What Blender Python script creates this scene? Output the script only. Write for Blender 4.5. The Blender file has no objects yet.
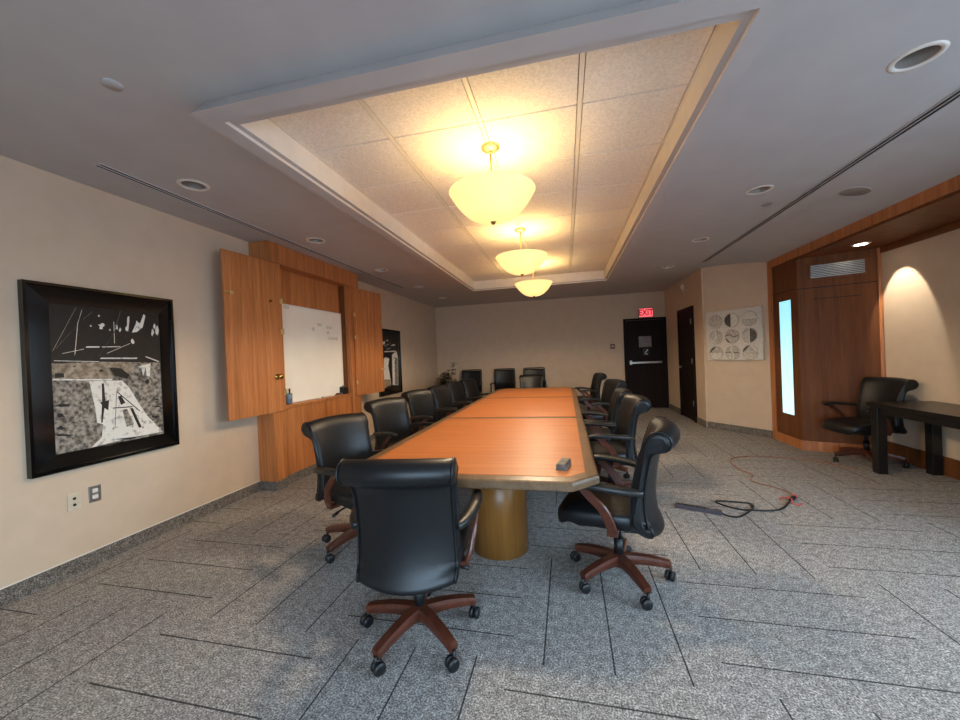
import bpy, bmesh, math, random
from mathutils import Vector, Matrix, Euler
from mathutils.geometry import tessellate_polygon
random.seed(7)
SC = bpy.context.scene
COL = SC.collection
PI = math.pi

# ------------------------------------------------------------------ materials
def lin(c):
    return tuple(((v/255)/12.92 if v/255 <= .04045 else ((v/255+.055)/1.055)**2.4) for v in c) + (1.0,)

def base_mat(name, rough=.6, metal=0.0, spec=.5, color=None):
    m = bpy.data.materials.new(name); m.use_nodes = True
    nt = m.node_tree; b = nt.nodes['Principled BSDF']
    b.inputs['Roughness'].default_value = rough
    b.inputs['Metallic'].default_value = metal
    b.inputs['Specular IOR Level'].default_value = spec
    if color: b.inputs['Base Color'].default_value = lin(color)
    return m, nt, b

def N(nt, t, **kw):
    n = nt.nodes.new(t)
    for k, v in kw.items():
        if k.startswith('i_'): n.inputs[k[2:].replace('_', ' ')].default_value = v
        else: setattr(n, k, v)
    return n

def ramp(nt, stops):
    r = nt.nodes.new('ShaderNodeValToRGB')
    e = r.color_ramp.elements
    while len(e) < len(stops): e.new(.5)
    for el, (p, c) in zip(e, stops): el.position = p; el.color = lin(c)
    return r

def noisy(name, c1, c2, scale=40, rough=.6, metal=0, spec=.5, bump=0, detail=3, lo=.35, hi=.65):
    m, nt, b = base_mat(name, rough, metal, spec)
    tc = N(nt, 'ShaderNodeTexCoord')
    n = N(nt, 'ShaderNodeTexNoise'); n.inputs['Scale'].default_value = scale; n.inputs['Detail'].default_value = detail
    nt.links.new(tc.outputs['Object'], n.inputs['Vector'])
    r = ramp(nt, [(lo, c1), (hi, c2)])
    nt.links.new(n.outputs['Fac'], r.inputs['Fac']); nt.links.new(r.outputs['Color'], b.inputs['Base Color'])
    if bump:
        bp = N(nt, 'ShaderNodeBump'); bp.inputs['Strength'].default_value = bump; bp.inputs['Distance'].default_value = .004
        nt.links.new(n.outputs['Fac'], bp.inputs['Height']); nt.links.new(bp.outputs['Normal'], b.inputs['Normal'])
    return m

def wood(name, c1, c2, c3, grain=(14, 14, .8), rough=.32, spec=.5, coat=0):
    m, nt, b = base_mat(name, rough, 0, spec)
    tc = N(nt, 'ShaderNodeTexCoord'); mp = N(nt, 'ShaderNodeMapping'); mp.inputs['Scale'].default_value = grain
    nt.links.new(tc.outputs['Object'], mp.inputs['Vector'])
    n1 = N(nt, 'ShaderNodeTexNoise'); n1.inputs['Scale'].default_value = 1.0; n1.inputs['Detail'].default_value = 5; n1.inputs['Distortion'].default_value = .6
    n2 = N(nt, 'ShaderNodeTexNoise'); n2.inputs['Scale'].default_value = 6.0; n2.inputs['Detail'].default_value = 3
    nt.links.new(mp.outputs['Vector'], n1.inputs['Vector']); nt.links.new(mp.outputs['Vector'], n2.inputs['Vector'])
    mx = N(nt, 'ShaderNodeMix', data_type='FLOAT'); mx.inputs[0].default_value = .35
    nt.links.new(n1.outputs['Fac'], mx.inputs[2]); nt.links.new(n2.outputs['Fac'], mx.inputs[3])
    r = ramp(nt, [(.32, c1), (.5, c2), (.68, c3)])
    nt.links.new(mx.outputs[0], r.inputs['Fac']); nt.links.new(r.outputs['Color'], b.inputs['Base Color'])
    if coat:
        b.inputs['Coat Weight'].default_value = coat; b.inputs['Coat Roughness'].default_value = .12
    return m

def glow(name, color, strength, rough=.4):
    m, nt, b = base_mat(name, rough, color=color)
    b.inputs['Emission Color'].default_value = lin(color); b.inputs['Emission Strength'].default_value = strength
    return m

M = {}
M['wall'] = noisy('wall_paint', (207, 184, 158), (212, 189, 163), 6, .75, spec=.25)
M['ceil'] = noisy('ceiling_paint', (186, 182, 180), (191, 187, 184), 4, .8, spec=.2)
M['white'] = noisy('white_trim_paint', (222, 215, 204), (228, 221, 210), 8, .5)
M['tile'] = noisy('acoustic_tile', (226, 220, 209), (244, 238, 228), 70, .9, spec=.1, bump=.35, detail=4)
M['tbar'] = noisy('grid_bar_paint', (226, 220, 206), (234, 228, 214), 9, .45)
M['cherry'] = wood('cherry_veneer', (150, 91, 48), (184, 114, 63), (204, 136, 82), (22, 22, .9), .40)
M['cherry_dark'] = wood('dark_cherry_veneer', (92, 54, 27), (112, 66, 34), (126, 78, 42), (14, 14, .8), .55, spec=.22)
M['table'] = wood('table_veneer', (164, 95, 48), (178, 107, 57), (190, 121, 69), (1.2, 22, 22), .44, spec=.3)
M['border'] = wood('table_border_wood', (84, 62, 42), (104, 79, 54), (122, 94, 66), (16, 2, 16), .36, spec=.45)
M['drum'] = wood('pedestal_veneer', (124, 80, 32), (142, 94, 40), (156, 106, 50), (14, 14, .8), .35)
M['chairwood'] = wood('mahogany', (66, 32, 21), (84, 42, 28), (100, 52, 35), (30, 6, 30), .33)
M['leather'] = noisy('black_leather', (15, 16, 18), (22, 23, 25), 160, .40, spec=.42, bump=.12)
M['blackplastic'] = noisy('black_plastic', (17, 17, 18), (24, 24, 25), 80, .45)
M['pad'] = noisy('armrest_rubber', (28, 27, 26), (36, 35, 33), 90, .38)
M['black'] = noisy('black_lacquer', (12, 11, 11), (17, 16, 15), 30, .12, spec=.6)
M['blackframe'] = noisy('black_satin_wood', (17, 14, 12), (24, 20, 17), 40, .3)
M['deskblack'] = noisy('black_desk_laminate', (22, 19, 18), (30, 26, 24), 50, .28)
M['door'] = wood('dark_door_wood', (22, 13, 10), (30, 18, 14), (38, 23, 18), (14, 14, .7), .6, spec=.15)
M['brass'] = noisy('brass', (190, 150, 72), (212, 174, 96), 30, .25, metal=1)
M['gold'] = noisy('champagne_metal', (196, 172, 122), (206, 184, 136), 30, .35, metal=.7)
M['steel'] = noisy('brushed_steel', (170, 166, 160), (190, 186, 180), 60, .35, metal=.9)
M['ivory'] = noisy('ivory_plastic', (205, 190, 165), (212, 198, 174), 30, .4)
M['darkslot'] = noisy('dark_slot', (14, 13, 12), (20, 18, 17), 30, .7)
M['baffle'] = noisy('lamp_baffle', (150, 142, 134), (160, 152, 144), 20, .3, metal=.3)
M['wb'] = noisy('whiteboard_enamel', (246, 238, 219), (250, 243, 226), 3, .25)
M['ink'] = noisy('dry_marker_ink', (120, 122, 124), (150, 152, 154), 60, .6)
M['g'] = noisy('grey_wash_paint', (66, 60, 53), (164, 154, 140), 38, .6, detail=6, lo=.36, hi=.62)
M['t'] = noisy('tan_wash_paint', (112, 98, 80), (178, 160, 136), 26, .6, detail=6)
M['w'] = noisy('white_brush_paint', (150, 144, 134), (230, 224, 212), 30, .6, detail=6, lo=.3, hi=.46)
M['s'] = noisy('charcoal_paint', (70, 66, 62), (104, 98, 92), 40, .6)
M['k'] = noisy('black_paint', (14, 13, 13), (24, 22, 21), 20, .5)
M['canvas'] = noisy('relief_canvas', (196, 188, 176), (230, 223, 211), 60, .55, bump=.5, detail=5)
M['silver'] = noisy('silver_leaf', (168, 160, 149), (206, 199, 187), 34, .42, metal=.1, bump=.5)
M['pewter'] = noisy('pewter_paint', (62, 58, 56), (104, 99, 94), 45, .45, metal=.2)
M['pearl'] = noisy('pearl_paint', (204, 196, 182), (226, 219, 206), 40, .35)
M['blue'] = noisy('blue_grey_plastic', (96, 112, 130), (120, 136, 152), 30, .4)
M['eraserfelt'] = noisy('eraser_felt', (96, 92, 88), (120, 116, 110), 120, .9)
M['stripgrey'] = noisy('power_strip_grey', (62, 56, 64), (76, 70, 78), 50, .45)
M['orange'] = noisy('orange_cord', (150, 92, 72), (166, 106, 84), 60, .5)
M['pinkred'] = noisy('red_plug', (200, 60, 60), (215, 76, 74), 40, .45)
M['leaf'] = noisy('olive_leaf', (40, 46, 28), (84, 90, 58), 18, .45)
M['stem'] = noisy('brown_stem', (66, 50, 34), (84, 66, 46), 30, .7)
M['pot'] = noisy('dark_pot', (48, 40, 34), (60, 50, 44), 14, .5)
M['placard'] = noisy('grey_placard', (118, 108, 104), (132, 122, 116), 30, .4)
M['redbox'] = noisy('red_call_point', (96, 40, 28), (116, 52, 36), 30, .45)
M['exitface'] = glow('exit_face_glow', (238, 96, 104), .75)
M['exitletter'] = glow('exit_letter_glow', (150, 8, 20), .3)
M['exitcase'] = noisy('exit_case', (150, 110, 104), (166, 124, 118), 30, .5)
M['lightbox'] = None
M['lampglass'] = None

def carpet_mat(pattern):
    m, nt, b = base_mat('carpet_tiles' if pattern else 'carpet_base', .95, spec=.1)
    L = nt.links.new
    tc = N(nt, 'ShaderNodeTexCoord')
    n = N(nt, 'ShaderNodeTexNoise'); n.inputs['Scale'].default_value = 125; n.inputs['Detail'].default_value = 2.5; n.inputs['Roughness'].default_value = .7
    n2 = N(nt, 'ShaderNodeTexNoise'); n2.inputs['Scale'].default_value = 26; n2.inputs['Detail'].default_value = 4
    L(tc.outputs['Object'], n.inputs['Vector']); L(tc.outputs['Object'], n2.inputs['Vector'])
    r = ramp(nt, [(.32, (86, 83, 80)), (.5, (160, 155, 150)), (.68, (240, 234, 227))] if pattern else [(.34, (78, 73, 67)), (.5, (120, 112, 104)), (.65, (172, 163, 152))])
    L(n.outputs['Fac'], r.inputs['Fac'])
    r2 = ramp(nt, [(.35, (205, 205, 205)), (.65, (255, 255, 255))])
    L(n2.outputs['Fac'], r2.inputs['Fac'])
    mul = N(nt, 'ShaderNodeMix', data_type='RGBA', blend_type='MULTIPLY'); mul.inputs[0].default_value = 1
    L(r.outputs['Color'], mul.inputs[6]); L(r2.outputs['Color'], mul.inputs[7])
    out = mul.outputs[2]
    bp = N(nt, 'ShaderNodeBump'); bp.inputs['Strength'].default_value = .5; bp.inputs['Distance'].default_value = .004
    L(n.outputs['Fac'], bp.inputs['Height']); L(bp.outputs['Normal'], b.inputs['Normal'])
    if pattern:
        mp = N(nt, 'ShaderNodeMapping'); mp.vector_type = 'POINT'
        mp.inputs['Location'].default_value = (3.08/.922 + 20, -1.70/.915 + 20, 0)
        mp.inputs['Rotation'].default_value = (0, 0, .006)
        mp.inputs['Scale'].default_value = (1/.922, 1/.915, 1)
        L(tc.outputs['Object'], mp.inputs['Vector'])
        sx = N(nt, 'ShaderNodeSeparateXYZ'); L(mp.outputs['Vector'], sx.inputs[0])
        def mth(op, a, bb=None):
            q = N(nt, 'ShaderNodeMath', operation=op)
            for i, v in enumerate((a, bb)):
                if v is None: continue
                if isinstance(v, (int, float)): q.inputs[i].default_value = v
                else: L(v, q.inputs[i])
            return q.outputs[0]
        u, v = sx.outputs[0], sx.outputs[1]
        par = mth('MODULO', mth('ADD', mth('FLOOR', u), mth('FLOOR', v)), 2)          # 0: lines along X, 1: lines along Y
        du = mth('ABSOLUTE', mth('SUBTRACT', mth('FRACT', mth('MULTIPLY', u, 3)), .5))
        dv = mth('ABSOLUTE', mth('SUBTRACT', mth('FRACT', mth('MULTIPLY', v, 3)), .5))
        lu = mth('LESS_THAN', du, .0125); lv = mth('LESS_THAN', dv, .0125)
        ln = mth('ADD', mth('MULTIPLY', par, lu), mth('MULTIPLY', mth('SUBTRACT', 1, par), lv))
        ln = mth('MULTIPLY', ln, .86)
        mix = N(nt, 'ShaderNodeMix', data_type='RGBA'); L(ln, mix.inputs[0]); L(out, mix.inputs[6])
        mix.inputs[7].default_value = lin((34, 34, 36)); out = mix.outputs[2]
    L(out, b.inputs['Base Color'])
    return m
M['carpet'] = carpet_mat(True)
M['cbase'] = carpet_mat(False)

def glass_mat():
    m = bpy.data.materials.new('clear_glass'); m.use_nodes = True; nt = m.node_tree
    nt.nodes.remove(nt.nodes['Principled BSDF'])
    t = N(nt, 'ShaderNodeBsdfTransparent'); g = N(nt, 'ShaderNodeBsdfGlossy'); g.inputs['Roughness'].default_value = .02
    mx = N(nt, 'ShaderNodeMixShader'); mx.inputs[0].default_value = .05
    nt.links.new(t.outputs[0], mx.inputs[1]); nt.links.new(g.outputs[0], mx.inputs[2])
    nt.links.new(mx.outputs[0], nt.nodes['Material Output'].inputs[0])
    return m
M['glass'] = glass_mat()

# ------------------------------------------------------------------ mesh helpers
def bx(bm, a, b, bev=0, mi=0):
    lo = [min(p, q) for p, q in zip(a, b)]; hi = [max(p, q) for p, q in zip(a, b)]
    vs = [bm.verts.new((x, y, z)) for x in (lo[0], hi[0]) for y in (lo[1], hi[1]) for z in (lo[2], hi[2])]
    fs = [bm.faces.new([vs[i] for i in f]) for f in ((0,1,3,2),(4,6,7,5),(0,4,5,1),(2,3,7,6),(0,2,6,4),(1,5,7,3))]
    for f in fs: f.material_index = mi
    if bev:
        es = {e for f in fs for e in f.edges}
        r = bmesh.ops.bevel(bm, geom=list(es), offset=bev, segments=2, profile=.5, affect='EDGES')
        for f in r['faces']: f.material_index = mi
    return vs

def prism(bm, poly, z0, z1, mi=0, bev=0):
    n = len(poly)
    lo = [bm.verts.new((p[0], p[1], z0)) for p in poly]; hi = [bm.verts.new((p[0], p[1], z1)) for p in poly]
    fs = [bm.faces.new(lo[::-1]), bm.faces.new(hi)]
    for i in range(n): fs.append(bm.faces.new((lo[i], lo[(i+1) % n], hi[(i+1) % n], hi[i])))
    for f in fs: f.material_index = mi
    if bev:
        bmesh.ops.bevel(bm, geom=list({e for e in fs[1].edges} | {e for e in fs[0].edges}), offset=bev, segments=2, profile=.5, affect='EDGES')

def lathe(bm, prof, c=(0,0,0), seg=32, mi=0, smooth=True, axis='z'):
    rings = []
    for r, z in prof:
        ring = []
        for i in range(seg):
            a = 2*PI*i/seg
            p = (r*math.cos(a), r*math.sin(a), z)
            if axis == 'x': p = (p[2], p[0], p[1])
            if axis == 'y': p = (p[0], p[2], p[1])
            ring.append(bm.verts.new((c[0]+p[0], c[1]+p[1], c[2]+p[2])))
        rings.append(ring)
    for a, b in zip(rings, rings[1:]):
        for i in range(seg):
            f = bm.faces.new((a[i], a[(i+1) % seg], b[(i+1) % seg], b[i])); f.smooth = smooth; f.material_index = mi
    for ring, fl in ((rings[0], True), (rings[-1], False)):
        f = bm.faces.new(ring[::-1] if fl else ring); f.material_index = mi

def cyl(bm, c, r, h, seg=24, mi=0, axis='z'):
    lathe(bm, [(r, 0), (r, h)], c, seg, mi, True, axis)

def catmull(pts, n=6, closed=False):
    P = [Vector(p) for p in pts]; out = []; m = len(P)
    rng = range(m) if closed else range(m-1)
    for i in rng:
        if closed: p0, p1, p2, p3 = P[(i-1) % m], P[i], P[(i+1) % m], P[(i+2) % m]
        else: p0, p1, p2, p3 = P[max(i-1, 0)], P[i], P[i+1], P[min(i+2, m-1)]
        for k in range(n):
            t = k/n
            out.append(.5*((2*p1)+(p2-p0)*t+(2*p0-5*p1+4*p2-p3)*t*t+(3*p1-p0-3*p2+p3)*t**3))
    if not closed: out.append(P[-1].copy())
    return out

def tube(bm, pts, r, seg=8, closed=False, mi=0, sect=None):
    """round tube, or a rectangular strip when sect = (width, thickness, width direction)"""
    P = [Vector(p) for p in pts]; n = len(P); rings = []; prev = None
    for i, p in enumerate(P):
        a = P[i-1] if (i or closed) else P[0]; b = P[(i+1) % n] if (i < n-1 or closed) else P[-1]
        d = (b-a).normalized()
        if sect:
            wv = Vector(sect[2]); wv = (wv-d*wv.dot(d)).normalized(); tv = d.cross(wv)
            w, t = (sect[0][i] if isinstance(sect[0], list) else sect[0])/2, (sect[1][i] if isinstance(sect[1], list) else sect[1])/2
            k = .3
            ring = [p+wv*x+tv*y for x, y in ((w,t*k),(w*(1-k*.6),t),(-w*(1-k*.6),t),(-w,t*k),(-w,-t*k),(-w*(1-k*.6),-t),(w*(1-k*.6),-t),(w,-t*k))]
        else:
            if prev is None:
                u = Vector((0,0,1)) if abs(d.z) < .9 else Vector((1,0,0))
                u = (u-d*u.dot(d)).normalized()
            else:
                u = prev-d*prev.dot(d)
                u = u.normalized() if u.length > 1e-6 else Vector((1,0,0))
            prev = u; v = d.cross(u)
            rr = r[i] if isinstance(r, list) else r
            ring = [p+u*(rr*math.cos(2*PI*k/seg))+v*(rr*math.sin(2*PI*k/seg)) for k in range(seg)]
        rings.append([bm.verts.new(q) for q in ring])
    s = len(rings[0]); cnt = n if closed else n-1
    for i in range(cnt):
        A, B = rings[i], rings[(i+1) % n]
        for k in range(s):
            f = bm.faces.new((A[k], A[(k+1) % s], B[(k+1) % s], B[k])); f.smooth = not sect; f.material_index = mi
    if not closed:
        bm.faces.new(rings[0][::-1]).material_index = mi; bm.faces.new(rings[-1]).material_index = mi

def cushion(bm, c, s, n1=.35, n2=.35, su=28, sv=14, warp=None):
    """superellipsoid cushion; c centre, s half sizes"""
    def sp(v, e): return math.copysign(abs(v)**e, v)
    rings = []
    for j in range(1, sv):
        ph = -PI/2+PI*j/sv; ring = []
        for i in range(su):
            th = 2*PI*i/su
            p = Vector((sp(math.cos(ph), n2)*sp(math.cos(th), n1)*s[0], sp(math.cos(ph), n2)*sp(math.sin(th), n1)*s[1], sp(math.sin(ph), n2)*s[2]))
            if warp: p = warp(p)
            ring.append(bm.verts.new(p+Vector(c)))
        rings.append(ring)
    for A, B in zip(rings, rings[1:]):
        for i in range(su):
            bm.faces.new((A[i], A[(i+1) % su], B[(i+1) % su], B[i])).smooth = True
    bm.faces.new(rings[0][::-1]).smooth = True; bm.faces.new(rings[-1]).smooth = True

def wpos(o):
    v = Vector((0,0,0))
    while o is not None: v += o.location; o = o.parent
    return v

def obj(name, bm, mat, parent=None, world=False, at=None, fix=True):
    """world=True: the bmesh is in world coordinates and is moved into the parent's frame. at: origin of a top-level mesh."""
    off = wpos(parent) if (world and parent is not None) else Vector((0,0,0))
    if at is not None and parent is None: off = Vector(at)
    if off.length: bmesh.ops.translate(bm, verts=bm.verts, vec=-off)
    if fix: bmesh.ops.recalc_face_normals(bm, faces=bm.faces)
    me = bpy.data.meshes.new(name); bm.to_mesh(me); bm.free()
    for m in (mat if isinstance(mat, (list, tuple)) else [mat]): me.materials.append(m)
    o = bpy.data.objects.new(name, me); COL.objects.link(o)
    if parent is not None: o.parent = parent
    else: o.location = off
    return o

def nb(): return bmesh.new()

def thing(name, label, cat, loc=(0,0,0), rz=0, group=None):
    o = bpy.data.objects.new(name, None); COL.objects.link(o); o.empty_display_size = .1
    o.location = loc; o.rotation_euler = (0, 0, rz)
    return tag(o, label, cat, group)

def tag(o, label, cat, group=None):
    o['label'] = label; o['category'] = cat
    if group: o['group'] = group
    return o

def struct(name, bm, mat, parent=None, fix=True):
    o = obj(name, bm, mat, parent, fix=fix)
    if parent is None: o['kind'] = 'structure'
    return o

def dup(root, loc, rz, label, group=None):
    r = root.copy(); COL.objects.link(r); r.location = loc; r.rotation_euler = (0, 0, rz); r['label'] = label
    if group: r['group'] = group
    for ch in list(root.children):
        c = ch.copy(); COL.objects.link(c); c.parent = r
        for g in list(ch.children):
            d = g.copy(); COL.objects.link(d); d.parent = c
    return r
def qbox(name, a, b, mat, parent=None, bev=0, world=True):
    bm = nb(); bx(bm, a, b, bev); return obj(name, bm, mat, parent, world)

ART1= [["g",[[1.851,1.472],[2.117,1.478],[2.549,1.461],[2.552,0.854],[1.845,0.858]]],["t",[[1.85,1.467],[2.292,1.474],[2.361,1.432],[2.298,1.356],[1.851,1.366]]],["w",[[1.854,1.367],[2.2,1.345],[2.192,1.334],[1.848,1.358]]],["w",[[2.053,1.338],[2.261,1.329],[2.309,1.268],[2.367,1.145],[2.427,1.03],[2.491,0.946],[2.547,0.874],[2.271,0.872],[2.046,0.858],[2.111,0.918],[2.124,1.013],[2.088,1.03],[2.08,1.139],[2.063,1.258]]],["k",[[2.127,1.316],[2.141,1.315],[2.145,1.184],[2.12,1.025],[2.111,1.026],[2.124,1.187]]],["k",[[2.111,1.178],[2.168,1.187],[2.16,1.111],[2.129,1.137]]],["k",[[2.226,1.208],[2.248,1.213],[2.274,1.155],[2.245,1.14]]],["g",[[2.251,1.101],[2.284,1.104],[2.329,0.976],[2.275,0.965]]],["k",[[2.304,1.107],[2.325,1.104],[2.381,0.945],[2.362,0.939]]],["k",[[2.192,1.127],[2.326,1.12],[2.32,1.112],[2.186,1.12]]],["k",[[2.22,1.251],[2.376,1.076],[2.372,1.071],[2.216,1.245]]],["k",[[2.22,1.251],[2.2,0.991],[2.196,0.986],[2.216,1.245]]],["k",[[1.933,1.18],[1.929,1.174],[1.912,1.172],[1.887,1.173],[1.867,1.18],[1.85,1.187],[1.874,1.189],[1.873,1.194],[1.888,1.198],[1.911,1.192],[1.934,1.186]]],["k",[[1.898,1.112],[1.902,1.105],[1.889,1.105],[1.877,1.103],[1.864,1.108],[1.868,1.115],[1.864,1.121],[1.869,1.125],[1.877,1.132],[1.895,1.127],[1.897,1.117]]],["k",[[1.905,1.025],[1.891,1.023],[1.888,1.016],[1.876,1.022],[1.87,1.026],[1.852,1.031],[1.863,1.036],[1.868,1.039],[1.875,1.048],[1.89,1.043],[1.893,1.033]]],["k",[[1.948,0.969],[1.928,0.968],[1.913,0.967],[1.891,0.974],[1.863,0.978],[1.855,0.986],[1.847,0.993],[1.864,0.995],[1.891,0.988],[1.909,0.984],[1.918,0.978]]],["k",[[2.524,1.15],[2.518,1.149],[2.512,1.147],[2.496,1.146],[2.488,1.151],[2.466,1.155],[2.474,1.158],[2.483,1.159],[2.495,1.162],[2.514,1.157],[2.524,1.153]]],["k",[[2.532,1.09],[2.532,1.085],[2.514,1.088],[2.502,1.085],[2.497,1.091],[2.478,1.095],[2.477,1.1],[2.498,1.097],[2.503,1.102],[2.517,1.097],[2.53,1.094]]],["k",[[2.514,1.003],[2.512,0.999],[2.505,0.996],[2.49,0.989],[2.481,1.001],[2.461,1.008],[2.457,1.018],[2.47,1.024],[2.493,1.018],[2.508,1.015],[2.523,1.009]]],["k",[[2.174,0.888],[2.292,0.879],[2.376,0.873],[2.291,0.862]]],["k",[[2.082,0.86],[2.154,0.859],[2.231,0.859],[2.154,0.843]]],["w",[[2.159,1.746],[2.147,1.737],[2.146,1.722],[2.135,1.718],[2.124,1.723],[2.129,1.74],[2.118,1.751],[2.132,1.754],[2.137,1.762],[2.147,1.766],[2.158,1.761]]],["w",[[2.078,1.74],[2.079,1.735],[2.075,1.734],[2.071,1.734],[2.069,1.735],[2.068,1.738],[2.068,1.741],[2.07,1.743],[2.072,1.747],[2.076,1.748],[2.076,1.743]]],["w",[[2.13,1.818],[2.132,1.812],[2.128,1.81],[2.125,1.81],[2.123,1.812],[2.12,1.814],[2.119,1.82],[2.123,1.824],[2.126,1.826],[2.128,1.823],[2.133,1.825]]],["w",[[2.243,1.743],[2.244,1.732],[2.241,1.719],[2.236,1.729],[2.23,1.724],[2.226,1.734],[2.228,1.748],[2.231,1.761],[2.237,1.756],[2.242,1.76],[2.243,1.75]]],["w",[[2.268,1.724],[2.264,1.717],[2.261,1.711],[2.257,1.703],[2.252,1.709],[2.249,1.717],[2.253,1.727],[2.255,1.733],[2.259,1.74],[2.262,1.736],[2.264,1.73]]],["w",[[2.325,1.791],[2.321,1.768],[2.318,1.742],[2.312,1.707],[2.307,1.727],[2.308,1.771],[2.31,1.806],[2.314,1.828],[2.318,1.829],[2.322,1.834],[2.327,1.831]]],["w",[[2.314,1.737],[2.309,1.728],[2.306,1.716],[2.301,1.714],[2.296,1.72],[2.294,1.73],[2.294,1.742],[2.299,1.748],[2.303,1.758],[2.306,1.75],[2.31,1.747]]],["w",[[2.506,1.719],[2.503,1.701],[2.496,1.697],[2.49,1.68],[2.485,1.694],[2.483,1.709],[2.488,1.722],[2.488,1.74],[2.493,1.74],[2.5,1.748],[2.503,1.733]]],["w",[[2.545,1.731],[2.54,1.709],[2.534,1.69],[2.527,1.7],[2.52,1.7],[2.516,1.717],[2.517,1.742],[2.524,1.753],[2.53,1.774],[2.538,1.772],[2.542,1.753]]],["w",[[2.52,1.764],[2.518,1.748],[2.512,1.744],[2.508,1.742],[2.506,1.752],[2.501,1.755],[2.501,1.771],[2.506,1.78],[2.51,1.789],[2.515,1.787],[2.518,1.778]]],["w",[[2.351,1.636],[2.354,1.623],[2.347,1.617],[2.339,1.614],[2.334,1.622],[2.329,1.629],[2.328,1.641],[2.334,1.651],[2.341,1.657],[2.346,1.646],[2.35,1.643]]],["w",[[2.382,1.795],[2.382,1.789],[2.378,1.788],[2.376,1.783],[2.372,1.786],[2.374,1.793],[2.372,1.797],[2.374,1.801],[2.377,1.801],[2.379,1.802],[2.381,1.8]]],["w",[[2.195,1.717],[2.194,1.713],[2.192,1.711],[2.189,1.707],[2.186,1.71],[2.183,1.713],[2.184,1.719],[2.187,1.722],[2.19,1.729],[2.192,1.722],[2.196,1.722]]],["w",[[2.337,1.705],[2.377,1.795],[2.401,1.783],[2.429,1.861],[2.444,1.848],[2.418,1.751],[2.373,1.711]]],["w",[[1.993,1.867],[1.856,1.559],[1.852,1.553],[1.989,1.86]]],["w",[[2.026,1.853],[1.998,1.756],[1.973,1.531],[1.968,1.524],[1.993,1.748],[2.021,1.846]]],["w",[[1.997,1.743],[1.873,1.576],[1.87,1.571],[1.993,1.738]]],["w",[[2.083,1.846],[2.027,1.781],[2.023,1.776],[2.08,1.841]]],["w",[[2.04,1.59],[2.12,1.591],[2.113,1.581],[2.033,1.58]]],["w",[[2.134,1.59],[2.253,1.594],[2.249,1.588],[2.13,1.583]]],["w",[[2.122,1.507],[2.368,1.505],[2.36,1.494],[2.115,1.498]]],["w",[[2.217,1.784],[2.215,1.619],[2.211,1.613],[2.213,1.779]]],["w",[[1.902,1.539],[2.023,1.572],[2.02,1.567],[1.899,1.535]]],["w",[[2.163,1.542],[2.323,1.621],[2.319,1.616],[2.16,1.537]]],["w",[[2.429,1.516],[2.532,1.472],[2.526,1.466],[2.424,1.509]]],["w",[[1.857,1.491],[2.109,1.48],[2.105,1.476],[1.854,1.487]]],["s",[[2.268,1.877],[2.216,1.699],[2.113,1.521],[2.104,1.509],[2.206,1.686],[2.258,1.863]]],["k",[[1.857,1.405],[1.903,1.402],[1.905,1.374],[1.856,1.373]]],["k",[[2.168,1.433],[2.244,1.424],[2.305,1.369],[2.286,1.343],[2.208,1.368]]],["w",[[2.361,1.432],[2.462,1.457],[2.451,1.347],[2.426,1.355],[2.423,1.43],[2.4,1.35],[2.391,1.418]]],["k",[[2.444,1.306],[2.443,1.294],[2.434,1.292],[2.425,1.278],[2.419,1.292],[2.419,1.304],[2.412,1.315],[2.423,1.319],[2.428,1.331],[2.437,1.325],[2.446,1.319]]],["k",[[2.13,1.409],[2.126,1.404],[2.118,1.403],[2.112,1.401],[2.106,1.404],[2.105,1.409],[2.107,1.412],[2.107,1.417],[2.113,1.418],[2.121,1.419],[2.128,1.415]]],["k",[[1.968,1.446],[1.965,1.444],[1.964,1.441],[1.959,1.444],[1.957,1.444],[1.953,1.445],[1.953,1.448],[1.957,1.449],[1.959,1.451],[1.964,1.451],[1.966,1.448]]]]
ART2= [["k",[[6.67,1.943],[7.297,1.957],[7.211,0.87],[6.568,0.847]]],["w",[[6.712,1.74],[6.694,1.726],[6.676,1.715],[6.644,1.694],[6.624,1.716],[6.584,1.724],[6.589,1.748],[6.622,1.763],[6.655,1.763],[6.695,1.78],[6.707,1.757]]],["w",[[6.852,1.795],[6.838,1.788],[6.83,1.777],[6.788,1.78],[6.766,1.784],[6.743,1.788],[6.76,1.794],[6.757,1.803],[6.791,1.805],[6.818,1.804],[6.859,1.804]]],["w",[[7.178,1.709],[7.101,1.702],[7.093,1.691],[7.041,1.692],[6.967,1.687],[6.941,1.698],[6.982,1.708],[7.004,1.715],[7.045,1.718],[7.112,1.729],[7.122,1.715]]],["w",[[6.695,1.644],[6.979,1.784],[6.95,1.767],[6.668,1.629]]],["w",[[6.676,1.689],[6.885,1.731],[6.864,1.719],[6.655,1.677]]],["w",[[6.771,1.625],[6.942,1.656],[6.92,1.644],[6.75,1.613]]],["w",[[6.672,1.581],[7.164,1.594],[7.125,1.574],[6.638,1.562]]],["w",[[6.623,1.442],[6.706,1.469],[6.847,1.439],[6.792,1.298],[6.871,1.029],[6.881,0.913],[6.57,0.875]]],["w",[[6.96,1.505],[7.19,1.584],[7.247,1.464],[7.208,0.887],[6.946,0.912]]],["g",[[7.088,1.466],[7.227,1.444],[7.191,0.898],[7.055,0.909]]],["t",[[6.606,1.046],[6.85,1.03],[6.859,0.906],[6.591,0.882]]],["k",[[6.898,1.525],[6.975,1.525],[6.949,0.946],[6.885,0.951]]]]
SKY, EXPO, BULB, BOWL, BOWL_IN, DOWN = 9, 0.92, 2.8, 0.68, 3.6, 46
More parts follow.
